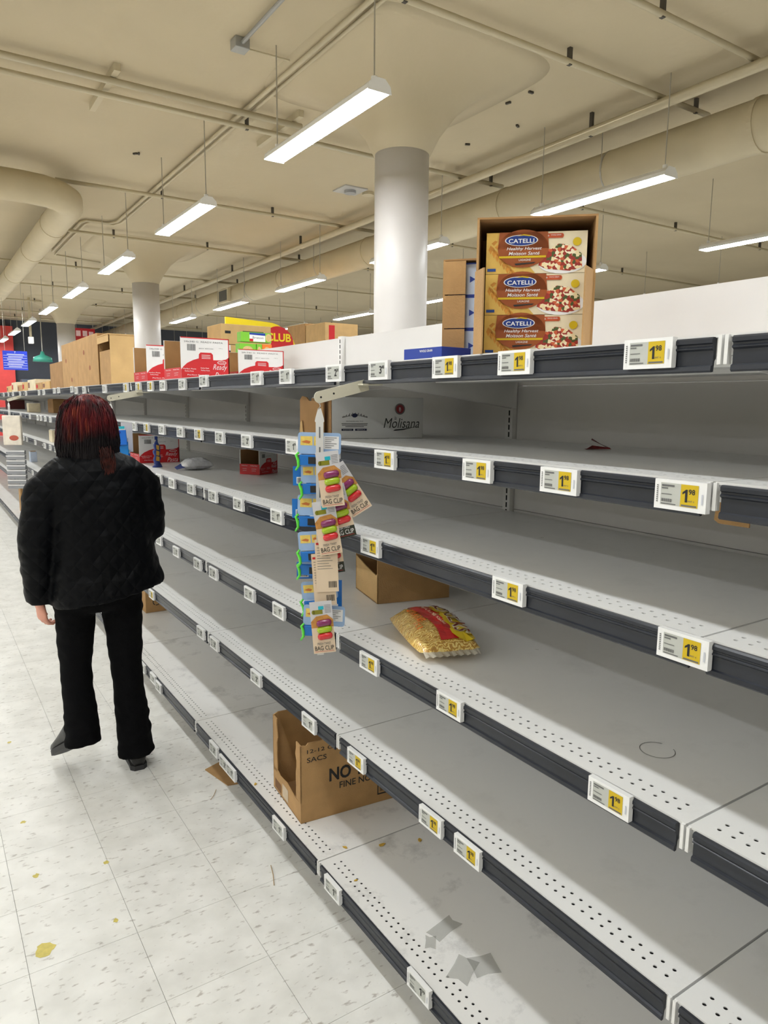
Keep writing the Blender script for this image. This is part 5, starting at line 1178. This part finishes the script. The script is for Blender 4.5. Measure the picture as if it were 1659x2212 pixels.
# boots
M_BOOT = mat('black_boot', (.012, .012, .012), .35, var=.2, scale=40)
def boot(heel, fwd, up, name):
    fwd, up = fwd.normalized(), up.normalized(); sd = fwd.cross(up).normalized()
    b = MB(); rg = []
    for t, w_, h_ in ((-.015, .022, .05), (.0, .034, .085), (.05, .037, .095), (.10, .040, .075), (.15, .046, .055), (.20, .045, .045), (.235, .036, .036), (.255, .018, .022)):
        c = heel+fwd*t; rg.append([tuple(c+sd*w_*math.cos(2*math.pi*i/18)+up*(h_/2+h_/2*math.sin(2*math.pi*i/18)*(1 if math.sin(2*math.pi*i/18) > 0 else 1))) for i in range(18)])
    b.rings(rg); o = pbuild(b, name, M_BOOT)
    b = MB(); out = [(-.018, .020), (.0, .036), (.05, .036), (.12, .042), (.19, .046), (.235, .036), (.258, .014)]
    lo = [heel+fwd*t+sd*w_ for t, w_ in out]+[heel+fwd*t-sd*w_ for t, w_ in reversed(out)]
    n = len(lo); b.add([tuple(p-up*.012) for p in lo]+[tuple(p+up*.010) for p in lo], [tuple(range(n)), tuple(range(2*n-1, n-1, -1))]+[(i, (i+1) % n, n+(i+1) % n, n+i) for i in range(n)])
    for v in range(len(b.v)): b.v[v] = (b.v[v][0]+.45, b.v[v][1]-YP, b.v[v][2])
    b.build('sole', mat('rubber_sole', (.022, .022, .024), .6), o)
boot(Vector((an_r.x, an_r.y-.035, .0125)), Vector((.08, 1, 0)), Vector((0, 0, 1)), 'boot')
boot(an_l+Vector((-.026, -.030, -.020)), Vector((-.20, .80, -.50)), Vector((-.05, .52, .83)), 'boot')
# hair: shell and strands
def hair_material():
    m = bpy.data.materials.new('red_black_hair'); m.use_nodes = True; nt = m.node_tree; N = nt.nodes; L = nt.links; p = N['Principled BSDF']
    tc = N.new('ShaderNodeTexCoord'); mp = N.new('ShaderNodeMapping'); mp.inputs['Scale'].default_value = (34, 34, 3.5); L.new(tc.outputs['Object'], mp.inputs['Vector'])
    n1 = N.new('ShaderNodeTexNoise'); n1.inputs['Scale'].default_value = 1; n1.inputs['Detail'].default_value = 4; L.new(mp.outputs['Vector'], n1.inputs['Vector'])
    r1 = N.new('ShaderNodeValToRGB'); e = r1.color_ramp.elements; e[0].position = .36; e[0].color = (.006, .002, .002, 1); e[1].position = .56; e[1].color = (.085, .004, .007, 1); q = e.new(.74); q.color = (.24, .045, .018, 1)
    L.new(n1.outputs['Fac'], r1.inputs['Fac'])
    n3 = N.new('ShaderNodeTexNoise'); n3.inputs['Scale'].default_value = 9; L.new(tc.outputs['Object'], n3.inputs['Vector'])
    sp = N.new('ShaderNodeSeparateXYZ'); L.new(tc.outputs['Object'], sp.inputs[0])
    # black lower down, red higher up, a lighter lock at the nape
    ad = N.new('ShaderNodeMath'); ad.operation = 'MULTIPLY_ADD'; ad.inputs[1].default_value = .16; L.new(n3.outputs['Fac'], ad.inputs[0]); L.new(sp.outputs[2], ad.inputs[2])
    mr = N.new('ShaderNodeMapRange'); mr.inputs[1].default_value = 1.545; mr.inputs[2].default_value = 1.635; L.new(ad.outputs[0], mr.inputs[0])
    mx = N.new('ShaderNodeMix'); mx.data_type = 'RGBA'; mx.inputs[6].default_value = (.006, .004, .005, 1); L.new(mr.outputs[0], mx.inputs[0]); L.new(r1.outputs['Color'], mx.inputs[7])
    L.new(mx.outputs[2], p.inputs['Base Color']); p.inputs['Roughness'].default_value = .5; p.inputs['Specular IOR Level'].default_value = .18
    return m
M_HAIR = hair_material()
HR = [(1.664, .012, .012), (1.658, .040, .042), (1.640, .070, .075), (1.610, .092, .098), (1.565, .106, .110), (1.515, .114, .112), (1.465, .118, .108), (1.420, .116, .100), (1.385, .108, .088), (1.355, .092, .070)]
hx, hy = hc.x, YP+.012
b = MB(); b.rings([ell((hx+.002, hy-.004*i*.4, z), rx-.006, ry-.006, 32) for i, (z, rx, ry) in enumerate(HR)])
pbuild(b, 'hair', M_HAIR); hs_ = person.children[-1]
b = MB(); rr = random.Random(11)
def hsurf(t, z):
    for i in range(len(HR)-1):
        if HR[i][0] >= z >= HR[i+1][0]:
            f = (HR[i][0]-z)/(HR[i][0]-HR[i+1][0]); rx = HR[i][1]*(1-f)+HR[i+1][1]*f; ry = HR[i][2]*(1-f)+HR[i+1][2]*f; break
    else: rx, ry = HR[-1][1], HR[-1][2]
    return Vector((hx+rx*math.cos(t), hy+ry*math.sin(t), z))
for k in range(900):
    t = rr.uniform(0, 2*math.pi); zend = 1.372+rr.uniform(-.065, .075); z0 = rr.uniform(1.52, 1.662); drift = rr.uniform(-.10, .10); lift = rr.uniform(-.003, .005); pts = []
    n = 7
    if math.sin(t) > .55: continue
    for i in range(n+1):
        z = z0+(zend-z0)*i/n; p = hsurf(t+drift*i/n, max(z, 1.356)); c = Vector((hx, hy, p.z)); o_ = (p-c); 
        if z < 1.40 : o_ *= 1-.25*(1.40-z)/.08
        pts.append(c+o_*(1+(lift+.004*math.sin(i*1.3+k))/max(.03, o_.length))+Vector((0, 0, z-p.z)))
    b.tube(pts, [.0016, .0024, .0026, .0026, .0024, .0022, .0016, .0006], 4, cap=False)
bl_ = b; b = MB()
for k in range(110):                                     # lock that lies on the jacket
    t = rr.gauss(0, .014); z0 = 1.455-rr.random()*.05; ln_ = .055+rr.random()*.075; pts = []
    for i in range(8):
        z = z0-ln_*i/7; pts.append((hx+.045+t*(1-.04*i)+.012*i/7+.003*math.sin(i+k), hy-.105-.014*min(1, i/4)-rr.random()*.004, z))
    b.tube(pts, [.002, .0024, .0024, .0024, .0022, .002, .0016, .0006], 4, cap=False)
for nm_, bb_, mm_ in (('hair_strands', bl_, M_HAIR), ('nape_lock', b, mat('copper_lock', (.032, .006, .004), .5, var=.85, scale=60, spec=.2))):
    for v in range(len(bb_.v)): bb_.v[v] = (bb_.v[v][0]+.45, bb_.v[v][1]-YP, bb_.v[v][2])
    st_ = bb_.build(nm_, mm_, hs_, smooth=True); st_['kind'] = 'stuff'
